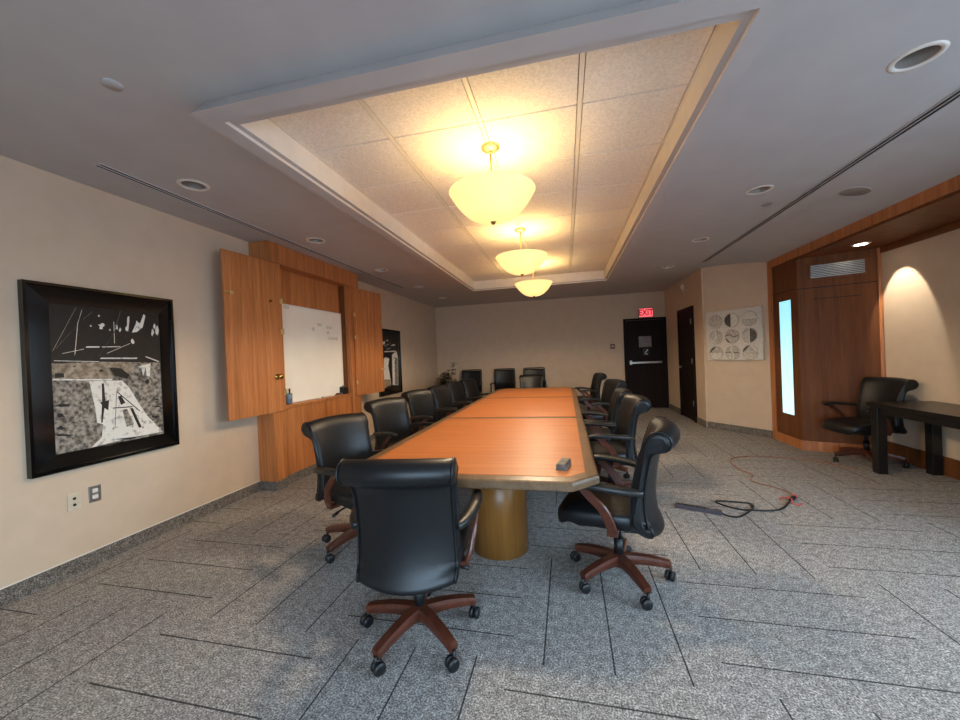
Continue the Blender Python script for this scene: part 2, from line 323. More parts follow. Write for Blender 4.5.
# ------------------------------------------------------------------ camera
F_PX, YAW, PITCH, ROLL, EYE = 379.09, .2221, -.0081, -.0413, 1.3966
cam = bpy.data.cameras.new('camera'); co = bpy.data.objects.new('camera', cam); COL.objects.link(co)
cam.sensor_fit = 'HORIZONTAL'; cam.sensor_width = 36; cam.lens = F_PX/960*36; cam.clip_start = .05; cam.clip_end = 60
fw = Vector((-math.sin(YAW), math.cos(YAW), 0)); rt = Vector((math.cos(YAW), math.sin(YAW), 0)); up = Vector((0, 0, 1))
fw, up = fw*math.cos(PITCH)+up*math.sin(PITCH), up*math.cos(PITCH)-fw*math.sin(PITCH)
rt, up = rt*math.cos(ROLL)+up*math.sin(ROLL), up*math.cos(ROLL)-rt*math.sin(ROLL)
co.matrix_world = Matrix(((rt.x, up.x, -fw.x, 0), (rt.y, up.y, -fw.y, 0), (rt.z, up.z, -fw.z, EYE), (0, 0, 0, 1)))
SC.camera = co

# ------------------------------------------------------------------ room shell
WL, YB, YF, CZ, XR = -3.412, 9.81, -1.7, 2.788, 3.72
AX, AY, BX_, BY_ = 2.378, 7.317, 2.986, 6.493          # ends of the angled wall
bm = nb(); bx(bm, (WL-.1, YF-.1, -.1), (XR+.1, YB+.1, 0)); struct('floor', bm, M['carpet'])
bm = nb(); bx(bm, (WL-.1, YF-.1, -.1), (WL, YB+.1, 3.1)); struct('wall_left', bm, M['wall'])
bm = nb(); bx(bm, (WL, YB, -.1), (2.46, YB+.1, 3.1)); struct('wall_back', bm, M['wall'])
bm = nb(); bx(bm, (2.36, AY, -.1), (2.46, YB, 3.1)); struct('wall_hall', bm, M['wall'])
d = Vector((BX_-AX, BY_-AY, 0)); ALEN = d.length; d.normalize(); nrm = Vector((d.y, -d.x, 0))       # nrm points into the room
bm = nb(); q = [(AX, AY), (BX_, BY_), (BX_-nrm.x*.12, BY_-nrm.y*.12), (AX-nrm.x*.12, AY-nrm.y*.12)]
prism(bm, q, -.05, 3.0); struct('wall_angled', bm, M['wall'])
VY0, VY1, VZ0, VZ1 = -1.2, 2.3, .85, 2.35
bm = nb(); bx(bm, (XR, YF, -.1), (XR+.1, VY0, 3.1)); bx(bm, (XR, VY1, -.1), (XR+.1, 6.6, 3.1)); bx(bm, (XR, VY0, -.1), (XR+.1, VY1, VZ0)); bx(bm, (XR, VY0, VZ1), (XR+.1, VY1, 3.1)); struct('wall_right', bm, M['wall'])
bm = nb()
for a, b in (((VY0, VZ0), (VY0+.05, VZ1)), ((VY1-.05, VZ0), (VY1, VZ1)), ((VY0, VZ0), (VY1, VZ0+.05)), ((VY0, VZ1-.05), (VY1, VZ1)), ((.525, VZ0), (.575, VZ1))):
    bx(bm, (XR+.02, a[0], a[1]), (XR+.08, b[0], b[1]))
win2 = struct('window_2', bm, M['white'])
bm = nb(); bx(bm, (XR+.047, VY0+.05, VZ0+.05), (XR+.053, VY1-.05, VZ1-.05)); obj('pane', bm, M['glass'], win2)
# the wall behind the camera, with its window
WX0, WX1, WZ0, WZ1 = -1.0, 1.5, .35, 1.85
bm = nb()
bx(bm, (WL-.1, YF-.1, -.1), (WX0, YF, 3.1)); bx(bm, (WX1, YF-.1, -.1), (XR+.1, YF, 3.1))
bx(bm, (WX0, YF-.1, -.1), (WX1, YF, WZ0)); bx(bm, (WX0, YF-.1, WZ1), (WX1, YF, 3.1)); struct('wall_front', bm, M['wall'])
bm = nb()
for a, b in (((WX0, WZ0), (WX0+.05, WZ1)), ((WX1-.05, WZ0), (WX1, WZ1)), ((WX0, WZ0), (WX1, WZ0+.05)), ((WX0, WZ1-.05), (WX1, WZ1)),
             ((.225, WZ0), (.275, WZ1))):
    bx(bm, (a[0], YF-.08, a[1]), (b[0], YF-.02, b[1]))
win = struct('window_1', bm, M['white'])
bm = nb(); bx(bm, (WX0+.05, YF-.053, WZ0+.05), (WX1-.05, YF-.047, WZ1-.05)); obj('pane', bm, M['glass'], win)

# baseboards (carpet strip) along the walls
def baseb(name, segs, z=.1, t=.014, mat='cbase'):
    bm = nb()
    for (x0, y0), (x1, y1) in segs:
        a = Vector((x0, y0, 0)); b = Vector((x1, y1, 0)); e = (b-a).normalized(); n = Vector((e.y, -e.x, 0))*t
        prism(bm, [(a.x, a.y), (b.x, b.y), (b.x+n.x, b.y+n.y), (a.x+n.x, a.y+n.y)], 0, z)
    return struct(name, bm, M[mat])
b_ = baseb('baseboard_left', [((WL, YF), (WL, 3.6)), ((WL, 5.46), (WL, YB))])
bm = nb(); bx(bm, (WL, YF, .1), (WL+.006, 3.6, .108)); bx(bm, (WL, 5.46, .1), (WL+.006, YB, .108)); obj('reveal_strip', bm, M['white'], b_)
baseb('baseboard_back', [((WL, YB), (1.40, YB))])
baseb('baseboard_hall', [((2.36, YB), (2.36, 8.75)), ((2.36, 7.77), (2.36, AY)), ((AX, AY), (BX_, BY_))], .11)
baseb('baseboard_right', [((XR, 5.5), (XR, YF))], .19, .018, 'cherry_dark')

# ceiling: flat part with the tray opening and the recessed-lamp holes
TX0, TX1, TY0, TY1 = -1.763, .828, 1.640, 7.350
LAMPS_L = [(-2.70, y) for y in (2.35, 3.79, 5.35, 6.87, 8.33)]
LAMPS_R = [(1.752, y) for y in (2.33, 3.89, 5.41, 6.97)]
HR = .078
def circ(x, y, r, n=20): return [Vector((x+r*math.cos(2*PI*k/n), y+r*math.sin(2*PI*k/n), 0)) for k in range(n)]
XS = 2.32
outer = [Vector((WL, YF, 0)), Vector((XS, YF, 0)), Vector((XS, AY+.03, 0)), Vector((2.40, AY+.03, 0)), Vector((2.40, YB, 0)), Vector((WL, YB, 0))]
loops = [outer, [Vector((TX0, TY0, 0)), Vector((TX0, TY1, 0)), Vector((TX1, TY1, 0)), Vector((TX1, TY0, 0))]]
for x, y in LAMPS_L+LAMPS_R: loops.append(circ(x, y, HR)[::-1])
flat = [p for l in loops for p in l]
bm = nb(); vs = [bm.verts.new((p.x, p.y, CZ)) for p in flat]
for t in tessellate_polygon(loops):
    try: bm.faces.new([vs[i] for i in t])
    except ValueError: pass
for f in bm.faces:
    if f.normal.z > 0 or f.calc_center_median() is None: pass
bm.normal_update()
for f in bm.faces:
    if f.normal.z > 0: f.normal_flip()
prof = catmull([(XS, CZ, 0), (2.50, 2.767, 0), (2.68, 2.727, 0), (2.85, 2.682, 0), (3.0, 2.630, 0)], 5)
prev = None
for p in prof:
    r = (bm.verts.new((p.x, YF, p.y)), bm.verts.new((p.x, AY+.03, p.y)))
    if prev: bm.faces.new((prev[0], prev[1], r[1], r[0])).smooth = True
    prev = r
bx(bm, (WL-.1, YF-.1, 3.05), (XR+.1, YB+.1, 3.15))
ceiling = struct('ceiling', bm, M['ceil'], fix=False)
# alcove ceiling
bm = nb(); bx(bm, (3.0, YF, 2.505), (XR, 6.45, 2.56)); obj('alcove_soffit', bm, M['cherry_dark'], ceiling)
# tray moulding swept round the opening
bm = nb(); rings = []
for x0, x1, y0, y1, z in ((TX0, TX1, TY0, TY1, CZ+.02), (TX0, TX1, TY0, TY1, CZ), (-1.823, .888, 1.580, 7.410, 2.700), (-1.722, .787, 1.692, 7.302, 2.700), (-1.722, .787, 1.692, 7.302, 2.721), (-1.688, .7504, 1.757, 7.2434, 2.721), (-1.688, .7504, 1.757, 7.2434, 2.90)):
    rings.append([bm.verts.new((x, y, z)) for x, y in ((x0, y0), (x1, y0), (x1, y1), (x0, y1))])
for k, (A, B) in enumerate(zip(rings, rings[1:])):
    for i in range(4):
        bm.faces.new((A[i], A[(i+1) % 4], B[(i+1) % 4], B[i])).material_index = 1 if k in (3, 5) else 0
obj('tray_moulding', bm, [M['ceil'], M['white']], ceiling)
# lay-in tiles and grid bars
RX0, RY0, TW = -1.688, 1.757, .6096
bm = nb()
for i in range(4):
    for j in range(9):
        x0, y0 = RX0+i*TW, RY0+j*TW
        bx(bm, (x0+.018, y0+.0075, 2.880), (x0+TW-.018, y0+TW-.0075, 2.93))
obj('ceiling_tiles', bm, M['tile'], ceiling)
bm = nb()
for i in range(5): bx(bm, (RX0+i*TW-.0135, RY0, 2.8785), (RX0+i*TW+.0135, RY0+9*TW, 2.90))
for j in range(10): bx(bm, (RX0, RY0+j*TW-.012, 2.895), (RX0+4*TW, RY0+j*TW+.012, 2.90))
obj('grid_bars', bm, M['tbar'], ceiling)

# ------------------------------------------------------------------ wood portal, panelled corner, alcove
bm = nb()
bx(bm, (2.984, YF, 2.530), (3.085, 6.40, 2.645))
struct('trim_1', bm, M['cherry'])
bm = nb(); prism(bm, [(2.984, 6.385), (2.984, 6.496), (3.06, 6.56), (3.09, 6.385)], 0, 2.645); struct('trim_2', bm, M['cherry'])
P1, P2 = Vector((2.992, 5.769, 0)), Vector((XR, 5.49, 0))
bm = nb(); prism(bm, [(2.999, 6.40), (P1.x, P1.y), (P2.x, P2.y), (XR+.05, 5.49), (XR+.05, 6.45)], .125, 2.52)
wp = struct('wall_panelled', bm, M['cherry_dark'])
bm = nb(); prism(bm, [(2.992, 6.40), (P1.x-.008, P1.y-.01), (P2.x, P2.y-.01), (XR, 6.3)], 0, .125); obj('plinth', bm, M['cherry'], wp)
fd = (P2-P1).normalized(); fn = Vector((fd.y, -fd.x, 0)); FANG = math.atan2(fd.y, fd.x)
def f2(t, out, z): p = P1+fd*t+fn*out; return (p.x, p.y, z)
def f2box(bm, t0, t1, z0, z1, o0, o1):
    prism(bm, [f2(t, o, 0)[:2] for t, o in ((t0, o0), (t1, o0), (t1, o1), (t0, o1))], z0, z1)
bm = nb()
f2box(bm, 0, .776, 2.103, 2.113, .0, .002); f2box(bm, .155, .605, 1.957, 1.965, 0, .002)
f2box(bm, .0, .776, .121, .127, 0, .002)
bx(bm, (2.9925, 5.772, 2.118), (2.999, 6.385, 2.128)); bx(bm, (2.9925, 5.772, .121), (2.999, 6.385, .127))
obj('groove', bm, M['darkslot'], wp)
bm = nb(); f2box(bm, .745, .776, .125, 2.505, 0, .022); obj('corner_post', bm, M['cherry'], wp)
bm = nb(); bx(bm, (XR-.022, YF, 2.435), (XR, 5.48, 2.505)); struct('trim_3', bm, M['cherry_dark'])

# glowing strip light in the panelled corner
m, nt, b = base_mat('frosted_light_panel', .3)
tc = N(nt, 'ShaderNodeTexCoord'); sx = N(nt, 'ShaderNodeSeparateXYZ'); nt.links.new(tc.outputs['Object'], sx.inputs[0])
mr = N(nt, 'ShaderNodeMapRange'); mr.inputs[1].default_value = 0; mr.inputs[2].default_value = 1.6; nt.links.new(sx.outputs[2], mr.inputs[0])
r = ramp(nt, [(0, (206, 246, 250)), (1, (150, 226, 250))]); nt.links.new(mr.outputs[0], r.inputs[0])
nt.links.new(r.outputs[0], b.inputs['Emission Color']); b.inputs['Emission Strength'].default_value = .55
nt.links.new(r.outputs[0], b.inputs['Base Color'])
lp = thing('wall_light_panel', 'tall narrow glowing cyan light panel set in the wood corner', 'light panel', (2.99, 6.055, .42))
bm = nb(); bx(bm, (-.004, -.143, .012), (.004, .143, 1.575)); obj('diffuser', bm, m, lp)
bm = nb()
for a, c in (((-.158, 0), (-.143, 1.587)), ((.143, 0), (.158, 1.587)), ((-.143, 0), (.143, .012)), ((-.143, 1.575), (.143, 1.587))):
    bx(bm, (-.008, a[0], a[1]), (.006, c[0], c[1]))
obj('frame', bm, M['cherry_dark'], lp)

# louvred vent over the panel
p = f2(.384, 0, 2.31)
v = thing('air_vent', 'white louvred air vent high in the wood panelled corner', 'vent', p, FANG)
bm = nb()
for a, c in (((-.272, -.105), (-.25, .105)), ((.25, -.105), (.272, .105)), ((-.25, -.105), (.25, -.085)), ((-.25, .085), (.25, .105))): bx(bm, (a[0], -.02, a[1]), (c[0], -.002, c[1]))
obj('frame', bm, M['cherry_dark'], v)
bm = nb(); bx(bm, (-.25, -.006, -.085), (.25, -.002, .085)); obj('backing', bm, M['darkslot'], v)
for k in range(8):
    bm = nb(); z = -.073+k*.0208
    prism(bm, [(-.25, -.018), (.25, -.018), (.25, -.007), (-.25, -.007)], z-.006, z+.006)
    obj('slat', bm, M['steel'], v)

# ------------------------------------------------------------------ doors on the far side
def lever(bm, x, y, z, s=1): cyl(bm, (x, y, z), .022, .03, 14, axis='y'); bx(bm, (x, y-.04, z-.009), (x+s*.11, y-.025, z+.009), .004)
bm = nb()
for a, c in (((1.40, 0), (1.44, 2.17)), ((2.32, 0), (2.36, 2.17)), ((1.44, 2.125), (2.32, 2.17))): bx(bm, (a[0], YB-.045, a[1]), (c[0], YB, c[1]))
d1 = struct('door_1', bm, M['door'])
bm = nb(); bx(bm, (1.445, YB-.03, .008), (2.315, YB, 2.12)); obj('leaf', bm, M['door'], d1)
bm = nb(); bx(bm, (1.74, YB-.036, 1.47), (2.02, YB-.03, 1.73)); o = obj('placard', bm, M['placard'], d1); o['label'] = 'grey square placard on the dark exit door'
bm = nb(); bx(bm, (1.83, YB-.035, 1.28), (1.965, YB-.03, 1.435)); o = obj('pictogram_sign', bm, M['blackframe'], d1); o['label'] = 'small black sign with a white diagonal mark'
bm = nb(); prism(bm, [(1.86, 1.335), (1.875, 1.325), (1.94, 1.40), (1.925, 1.415)], -.038, -.0355)
bmesh.ops.transform(bm, matrix=Matrix(((1,0,0,0),(0,0,1,YB),(0,1,0,0),(0,0,0,1))), verts=bm.verts)
bx(bm, (1.865, YB-.0365, 1.295), (1.93, YB-.035, 1.312)); obj('sign_mark', bm, M['white'], d1)
bm = nb(); bx(bm, (1.515, YB-.085, 1.075), (2.235, YB-.055, 1.125), .008); bx(bm, (1.50, YB-.10, 1.05), (1.56, YB-.03, 1.16), .006); bx(bm, (2.19, YB-.085, 1.075), (2.235, YB-.03, 1.125), .006)
o = obj('push_bar', bm, M['steel'], d1); o['label'] = 'steel push bar across the dark exit door'
# side door in the hall wall
bm = nb()
for a, c in (((7.78, 0), (7.83, 2.19)), ((8.68, 0), (8.73, 2.19)), ((7.83, 2.14), (8.68, 2.19))): bx(bm, (2.325, a[0], a[1]), (2.37, c[0], c[1]))
d2 = struct('door_2', bm, M['door'])
bm = nb(); bx(bm, (2.345, 7.835, .008), (2.37, 8.675, 2.135)); obj('leaf', bm, M['door'], d2)
bm = nb(); cyl(bm, (2.305, 8.60, 1.02), .025, .04, 14, axis='x'); bx(bm, (2.295, 8.49, 1.01), (2.31, 8.61, 1.03), .004); obj('lever_handle', bm, M['steel'], d2)
for z in (.3, 1.1, 1.85):
    bm = nb(); cyl(bm, (2.318, 7.84, z), .009, .1, 10); obj('hinge', bm, M['steel'], d2)

# exit sign over the door
e = thing('exit_sign', 'lit red and pink exit sign above the dark door', 'exit sign', (1.915, YB, 2.18))
bm = nb(); bx(bm, (-.165, -.065, 0), (.165, 0, .225), .01); obj('case', bm, M['exitcase'], e)
bm = nb(); bx(bm, (-.152, -.069, .014), (.152, -.064, .211)); obj('face', bm, M['exitface'], e)
cu = bpy.data.curves.new('exit_text', 'FONT'); cu.body = 'EXIT'; cu.size = .18; cu.align_x = 'CENTER'; cu.align_y = 'CENTER'; cu.extrude = .0015; cu.offset = .005
to = bpy.data.objects.new('exit_text', cu); COL.objects.link(to); bpy.context.view_layer.update()
me = bpy.data.meshes.new_from_object(to.evaluated_get(bpy.context.evaluated_depsgraph_get())); bpy.data.objects.remove(to)
me.materials.clear(); me.materials.append(M['exitletter'])
o = bpy.data.objects.new('letters', me); COL.objects.link(o); o.parent = e; o.location = (0, -.071, .112); o.rotation_euler = (PI/2, 0, 0); o.scale = (.88, 1.12, 1)

cp = thing('wall_alarm_switch', 'small square red-brown call point beside the dark exit door', 'call point', (1.134, YB, 1.46))
bm = nb(); bx(bm, (-.05, -.04, 0), (.05, 0, .12), .006); obj('body', bm, M['redbox'], cp)
bm = nb(); bx(bm, (-.032, -.046, .055), (.032, -.039, .072)); bx(bm, (-.012, -.046, .035), (.012, -.039, .09)); obj('pull_handle', bm, M['ivory'], cp)
ws = thing('wall_strobe', 'small white round alarm high on the hall wall above the side door', 'alarm', (2.36, 8.37, 2.60))
bm = nb(); lathe(bm, [(.055, 0), (.055, -.02), (.035, -.045), (.001, -.05)], (0, 0, .035), 20, axis='x'); obj('dome', bm, M['white'], ws)
bm = nb(); bx(bm, (-.012, -.045, -.07), (0, .045, -.02), .003); obj('base_plate', bm, M['white'], ws)

# ------------------------------------------------------------------ pictures
def paint_mesh(parts, x, keys):
    bm = nb()
    for k, (m_, poly) in enumerate(parts):
        vs = [bm.verts.new((x+.00035*k, y, z)) for y, z in poly]
        ed = [bm.edges.new((vs[i], vs[(i+1) % len(vs)])) for i in range(len(vs))]
        r = bmesh.ops.triangle_fill(bm, edges=ed, use_beauty=True, use_dissolve=False)
        for g in r['geom']:
            if isinstance(g, bmesh.types.BMFace): g.material_index = keys.index(m_)
    bm.normal_update()
    for f in bm.faces:
        if f.normal.x < 0: f.normal_flip()
    return bm
def framed(label, y0, y1, z0, z1, iy0, iy1, iz0, iz1, parts):
    t = thing('framed_painting', label, 'painting', (WL, (y0+y1)/2, z0), 0, 'framed paintings on the left wall')
    xr, xo, xi = WL+.045, WL+.030, WL+.049
    bm = nb(); rings = []
    g = .018
    for (a, b, c, e_, x) in ((y0, y1, z0, z1, WL+.001), (y0, y1, z0, z1, xr), (y0+g, y1-g, z0+g, z1-g, xr), (y0+g, y1-g, z0+g, z1-g, xo), (iy0, iy1, iz0, iz1, xi), (iy0, iy1, iz0, iz1, xi-.006)):
        rings.append([bm.verts.new((x, y, z)) for y, z in ((a, c), (b, c), (b, e_), (a, e_))])
    for A, B in zip(rings, rings[1:]):
        for i in range(4): bm.faces.new((A[i], A[(i+1) % 4], B[(i+1) % 4], B[i]))
    bm.faces.new(rings[0])
    obj('frame', bm, M['black'], t, True)
    keys = ['k', 'g', 't', 'w', 's']
    full = [('k', [(iy0-.002, iz0-.002), (iy1+.002, iz0-.002), (iy1+.002, iz1+.002), (iy0-.002, iz1+.002)])]
    obj('picture', paint_mesh(full+parts, WL+.0435, keys), [M[k] for k in keys], t, True, fix=False)
framed('large black framed black and white painting above the wall outlets', 1.728, 2.682, .732, 2.015, 1.848, 2.558, .855, 1.878, ART1)
framed('black framed black and white painting between the cabinet and the far corner', 6.46, 7.41, .732, 2.012, 6.585, 7.29, .855, 1.962, ART2)

# relief artwork on the angled wall
aa = math.atan2(d.y, d.x)
def apt(t, z, out=0): p = Vector((AX, AY, 0))+d*t+nrm*out; return (p.x, p.y, z)
ar = thing('relief_artwork', 'square pale canvas with nine silver relief circles on the angled wall', 'artwork', apt(.511, 1.176), aa)
bm = nb(); bx(bm, (-.445, -.05, 0), (.445, -.002, .82), .004); obj('canvas', bm, M['canvas'], ar)
pats = ['swirl', 'halfL', 'arc', 'swirl2', 'full', 'halfR', 'quart', 'cross', 'quart2']
for k, pt in enumerate(pats):
    cx, cz = -.275+.27*(k % 3), .645-.262*(k//3)
    rr = .118
    bm = nb(); lathe(bm, [(rr, 0), (rr, .006), (rr-.008, .011), (rr-.016, .007), (.001, .007)], (0, 0, 0), 28, 0)
    def half(a0, a1, mi, r0=rr-.012, h=.011):
        pts = [(r0*math.cos(a0+(a1-a0)*i/12), r0*math.sin(a0+(a1-a0)*i/12)) for i in range(13)]
        prism(bm, pts, .006, h, mi)
    if pt == 'halfL': half(PI/2, 3*PI/2, 1); half(-PI/2, PI/2, 2); bx(bm, (-.008, -rr, .006), (.006, rr, .014), 0, 2)
    if pt == 'halfR': half(-PI/2, PI/2, 1); bx(bm, (-.008, -rr, .006), (.006, rr, .014), 0, 2)
    if pt == 'arc': half(.1, PI-.1, 2); bx(bm, (-rr-.02, -.006, .006), (rr+.02, .01, .016), 0, 2)
    if pt == 'quart': half(PI/2, PI, 1); half(PI, 2*PI, 2)
    if pt == 'quart2': half(PI/2, PI, 1); half(0, PI/2, 2)
    if pt == 'full': tube(bm, catmull([(-.1, .01, .01), (-.03, .03, .012), (.03, -.01, .012), (.1, .015, .01)], 5), .006, 6, mi=1); half(PI*1.05, PI*1.45, 1)
    if pt == 'cross': tube(bm, catmull([(.0, .12, .01), (-.02, .04, .014), (.02, -.03, .014), (0, -.12, .01)], 5), .014, 6, mi=2); tube(bm, [(-.11, 0, .01), (.11, .0, .01)], .006, 6, mi=1)
    if pt == 'swirl': tube(bm, catmull([(-.09, -.04, .01), (-.06, -.09, .013), (.02, -.08, .013), (.08, -.02, .013), (.1, .03, .01)], 5), .010, 6, mi=2)
    if pt == 'swirl2': tube(bm, catmull([(-.07, -.02, .01), (-.01, .09, .014), (.01, .03, .014), (-.02, -.06, .012)], 5), .013, 6, mi=2); half(PI, 1.5*PI, 2)
    bmesh.ops.transform(bm, matrix=Matrix.Translation((cx, -.049, cz)) @ Matrix.Rotation(PI/2, 4, 'X'), verts=bm.verts)
    obj('relief_disc', bm, [M['silver'], M['pewter'], M['pearl']], ar)

# ------------------------------------------------------------------ wall outlets
def outlet(y, z, kind, label):
    t = thing('wall_outlet', label, 'outlet', (WL, y, z-.06), 0, 'wall plates under the big painting')
    bm = nb(); bx(bm, (0, -.037, 0), (.007, .037, .12), .003); obj('cover_plate', bm, M['ivory' if kind else 'steel'], t)
    for s in (.038, .082):
        bm = nb()
        if kind: cyl(bm, (.006, 0, s), .0095, .004, 14, axis='x'); obj('jack', bm, M['blackplastic'], t)
        else: bx(bm, (.006, -.017, s-.015), (.010, .017, s+.015), .004); obj('receptacle', bm, M['white'], t)
outlet(1.957, .497, 1, 'ivory wall plate with two dark round jacks, left of the pair')
outlet(2.078, .512, 0, 'steel wall plate with a white double socket, right of the pair')

# ------------------------------------------------------------------ whiteboard cabinet
cb = thing('whiteboard_cabinet', 'tall cherry wood wall cabinet with both doors swung open', 'cabinet', (WL, 4.53, 0))
def cbx(name, a, b, mat, bev=0, parent=None):
    bm = nb(); bx(bm, a, b, bev); return obj(name, bm, M[mat], parent or cb, True)
FX = -3.19
cbx('side_panel', (WL+.001, 3.60, .1), (FX, 3.76, 2.56), 'cherry')
cbx('side_panel', (WL+.001, 5.21, .1), (FX, 5.455, 2.56), 'cherry')
cbx('header', (WL+.001, 3.59, 2.56), (FX+.025, 5.465, 2.782), 'cherry')
cbx('lower_panel', (WL+.001, 3.76, .1), (FX-.03, 5.21, .885), 'cherry')
cbx('back_panel', (WL+.001, 3.76, .885), (-3.33, 5.21, 2.56), 'cherry')
cbx('inner_stile', (-3.33, 5.168, .93), (-3.26, 5.21, 2.56), 'cherry_dark')
cbx('marker_ledge', (-3.33, 3.76, .885), (FX-.012, 5.21, .925), 'cherry', .006)
bm = nb(); bx(bm, (WL+.001, 3.595, 0), (FX+.006, 3.765, .1)); bx(bm, (WL+.001, 5.205, 0), (FX+.006, 5.46, .1)); bx(bm, (WL+.001, 3.765, 0), (FX-.02, 5.205, .1)); obj('toe_base', bm, M['cbase'], cb, True)
def cdoor(h, e_, sgn):
    hx, hy = h; ang = math.atan2(e_[0]-hx, (e_[1]-hy)); L = math.hypot(e_[0]-hx, e_[1]-hy)
    # local frame: y runs from hinge to free edge, +x faces the room
    Mx = Matrix.Translation((hx, hy, 0)) @ Matrix.Rotation(-ang if sgn > 0 else -ang, 4, 'Z')
    return Mx, L
def put(bm, Mx): bmesh.ops.transform(bm, matrix=Mx, verts=bm.verts); return bm
for h, e_, sg, side in (((-3.160, 3.765), (-3.215, 3.058), -1, 'left'), ((-3.165, 5.30), (-3.078, 6.04), 1, 'right')):
    dv = Vector((e_[0]-h[0], e_[1]-h[1], 0)); L = dv.length; dv.normalize(); nv = Vector((dv.y, -dv.x, 0)) if sg > 0 else Vector((-dv.y, dv.x, 0))
    Mx = Matrix(((nv.x, dv.x, 0, h[0]), (nv.y, dv.y, 0, h[1]), (0, 0, 1, 0), (0, 0, 0, 1)))
    bm = nb(); bx(bm, (-.024, 0, .872), (0, L, 2.555), .002); dr = obj('door', put(bm, Mx), M['cherry'], cb, True)
    if sg < 0:
        bm = nb(); lathe(bm, [(.032, 0), (.032, .004), (.012, .008), (.012, .03), (.029, .042), (.032, .054), (.022, .066), (.001, .07)], (0, L-.60, 1.27), 18, axis='x'); obj('door_knob', put(bm, Mx), M['brass'], dr, True)
        bm = nb(); cyl(bm, (0, L-.545, 2.113), .014, .02, 14, axis='x'); obj('door_bumper', put(bm, Mx), M['cherry_dark'], dr, True)
        bm = nb(); bx(bm, (0, L-.085, 2.115), (.018, L-.055, 2.155), .004); bx(bm, (.003, L-.10, 2.135), (.012, L+.0, 2.145), .002); obj('latch', put(bm, Mx), M['gold'], dr, True)
    else:
        bm = nb(); bx(bm, (0, L-.045, 2.04), (.02, L-.01, 2.10), .004); bx(bm, (.004, L-.02, 2.09), (.014, L+.004, 2.10), .002); obj('latch', put(bm, Mx), M['gold'], dr, True)
        bm = nb(); cyl(bm, (0, L-.05, 1.26), .012, .015, 12, axis='x'); obj('door_bumper', put(bm, Mx), M['ivory'], dr, True)
    for z in (1.08, 1.78, 2.13):
        bm = nb(); cyl(bm, (.004, -.004, z-.03), .007, .06, 10); bx(bm, (0, .0, z-.028), (.004, .03, z+.028)); obj('hinge', put(bm, Mx), M['gold'], dr, True)
wb = thing('whiteboard', 'white dry erase board inside the open wood cabinet', 'whiteboard', (-3.33, 4.5, .93))
bm = nb(); bx(bm, (-3.328, 3.80, .932), (-3.305, 5.155, 2.135), .003); obj('board', bm, M['wb'], wb, True)
bm = nb()
for a, c in (((3.795, .928), (3.805, 2.14)), ((5.15, .928), (5.16, 2.14)), ((3.80, .928), (5.155, .938)), ((3.80, 2.13), (5.155, 2.14))): bx(bm, (-3.328, a[0], a[1]), (-3.300, c[0], c[1]))
obj('rim', bm, M['white'], wb, True)
rs = random.Random(3)
for (y, z, n) in ((4.80, 1.905, 4), (4.83, 1.75, 7), (4.80, 1.83, 2), (4.60, 1.93, 3), (4.48, 1.86, 2), (3.97, 2.10, 3)):
    bm = nb(); pp_ = []
    for k in range(n):
        yy = y+k*.034; h = .018+.014*rs.random()
        pp_ += [(-3.3045, yy-.008, z-h*.4), (-3.3045, yy+.006, z+h), (-3.3045, yy+.016, z-h*.6)]
    tube(bm, catmull(pp_, 3), .0022, 4)
    obj('faint_handwriting', bm, M['ink'], wb, True)

# things on the marker ledge
c_ = thing('marker_cup', 'blue grey cup of markers at the left end of the whiteboard ledge', 'cup', (-3.255, 3.925, .9265))
bm = nb(); lathe(bm, [(.001, .004), (.034, .004), (.034, 0), (.036, 0), (.040, .125), (.036, .125), (.033, .006)], (0, 0, 0), 20); obj('cup', bm, M['blue'], c_)
for k, (a, cap) in enumerate(((-.12, 'white'), (.10, 'white'), (.02, 'blackplastic'))):
    bm = nb(); tube(bm, [(-.01+.01*k, a*.12, .012), (-.01+.01*k, a*.2, .15)], .008, 8); tube(bm, [(-.01+.01*k, a*.2, .15), (-.01+.01*k, a*.23, .185)], .009, 8)
    obj('marker', bm, M[cap], c_)
c_ = thing('marker_organizer', 'small black organizer box at the right end of the whiteboard ledge', 'organizer', (-3.262, 5.10, .9265))
bm = nb(); bx(bm, (-.035, -.06, 0), (.03, .06, .006)); bx(bm, (-.035, -.06, .006), (-.030, .06, .11)); bx(bm, (.025, -.06, .006), (.03, .06, .075)); bx(bm, (-.03, -.06, .006), (.025, -.055, .095)); bx(bm, (-.03, .055, .006), (.025, .06, .095)); bx(bm, (-.03, -.003, .006), (.025, .003, .09)); obj('box', bm, M['blackplastic'], c_)
for y, hh in ((-.03, .13), (.03, .12)):
    bm = nb(); tube(bm, [(0, y, .008), (-.004, y+.01, hh)], .008, 8); obj('marker', bm, M['s'], c_)
def pen(y, ang, mat, label):
    t = thing('dry_erase_marker', label, 'marker', (-3.245, y, .9265), ang, 'markers lying on the whiteboard ledge')
    bm = nb(); tube(bm, [(0, -.06, .009), (0, .035, .009)], .0085, 10); obj('barrel', bm, M['white'], t)
    bm = nb(); tube(bm, [(0, .035, .009), (0, .07, .009)], .0092, 10); obj('cap', bm, M[mat], t)
pen(4.50, .1, 'blackplastic', 'black capped marker lying near the middle of the whiteboard ledge')
pen(4.78, -.08, 'brass', 'tan capped marker lying toward the right of the whiteboard ledge')
t = thing('whiteboard_eraser', 'brown felt eraser lying on the ledge next to the black organizer', 'eraser', (-3.25, 4.96, .9265))
bm = nb(); bx(bm, (-.022, -.06, 0), (.022, .06, .014), .002); obj('felt_pad', bm, M['eraserfelt'], t)
bm = nb(); bx(bm, (-.022, -.06, .014), (.022, .06, .03), .005); obj('grip', bm, M['chairwood'], t)

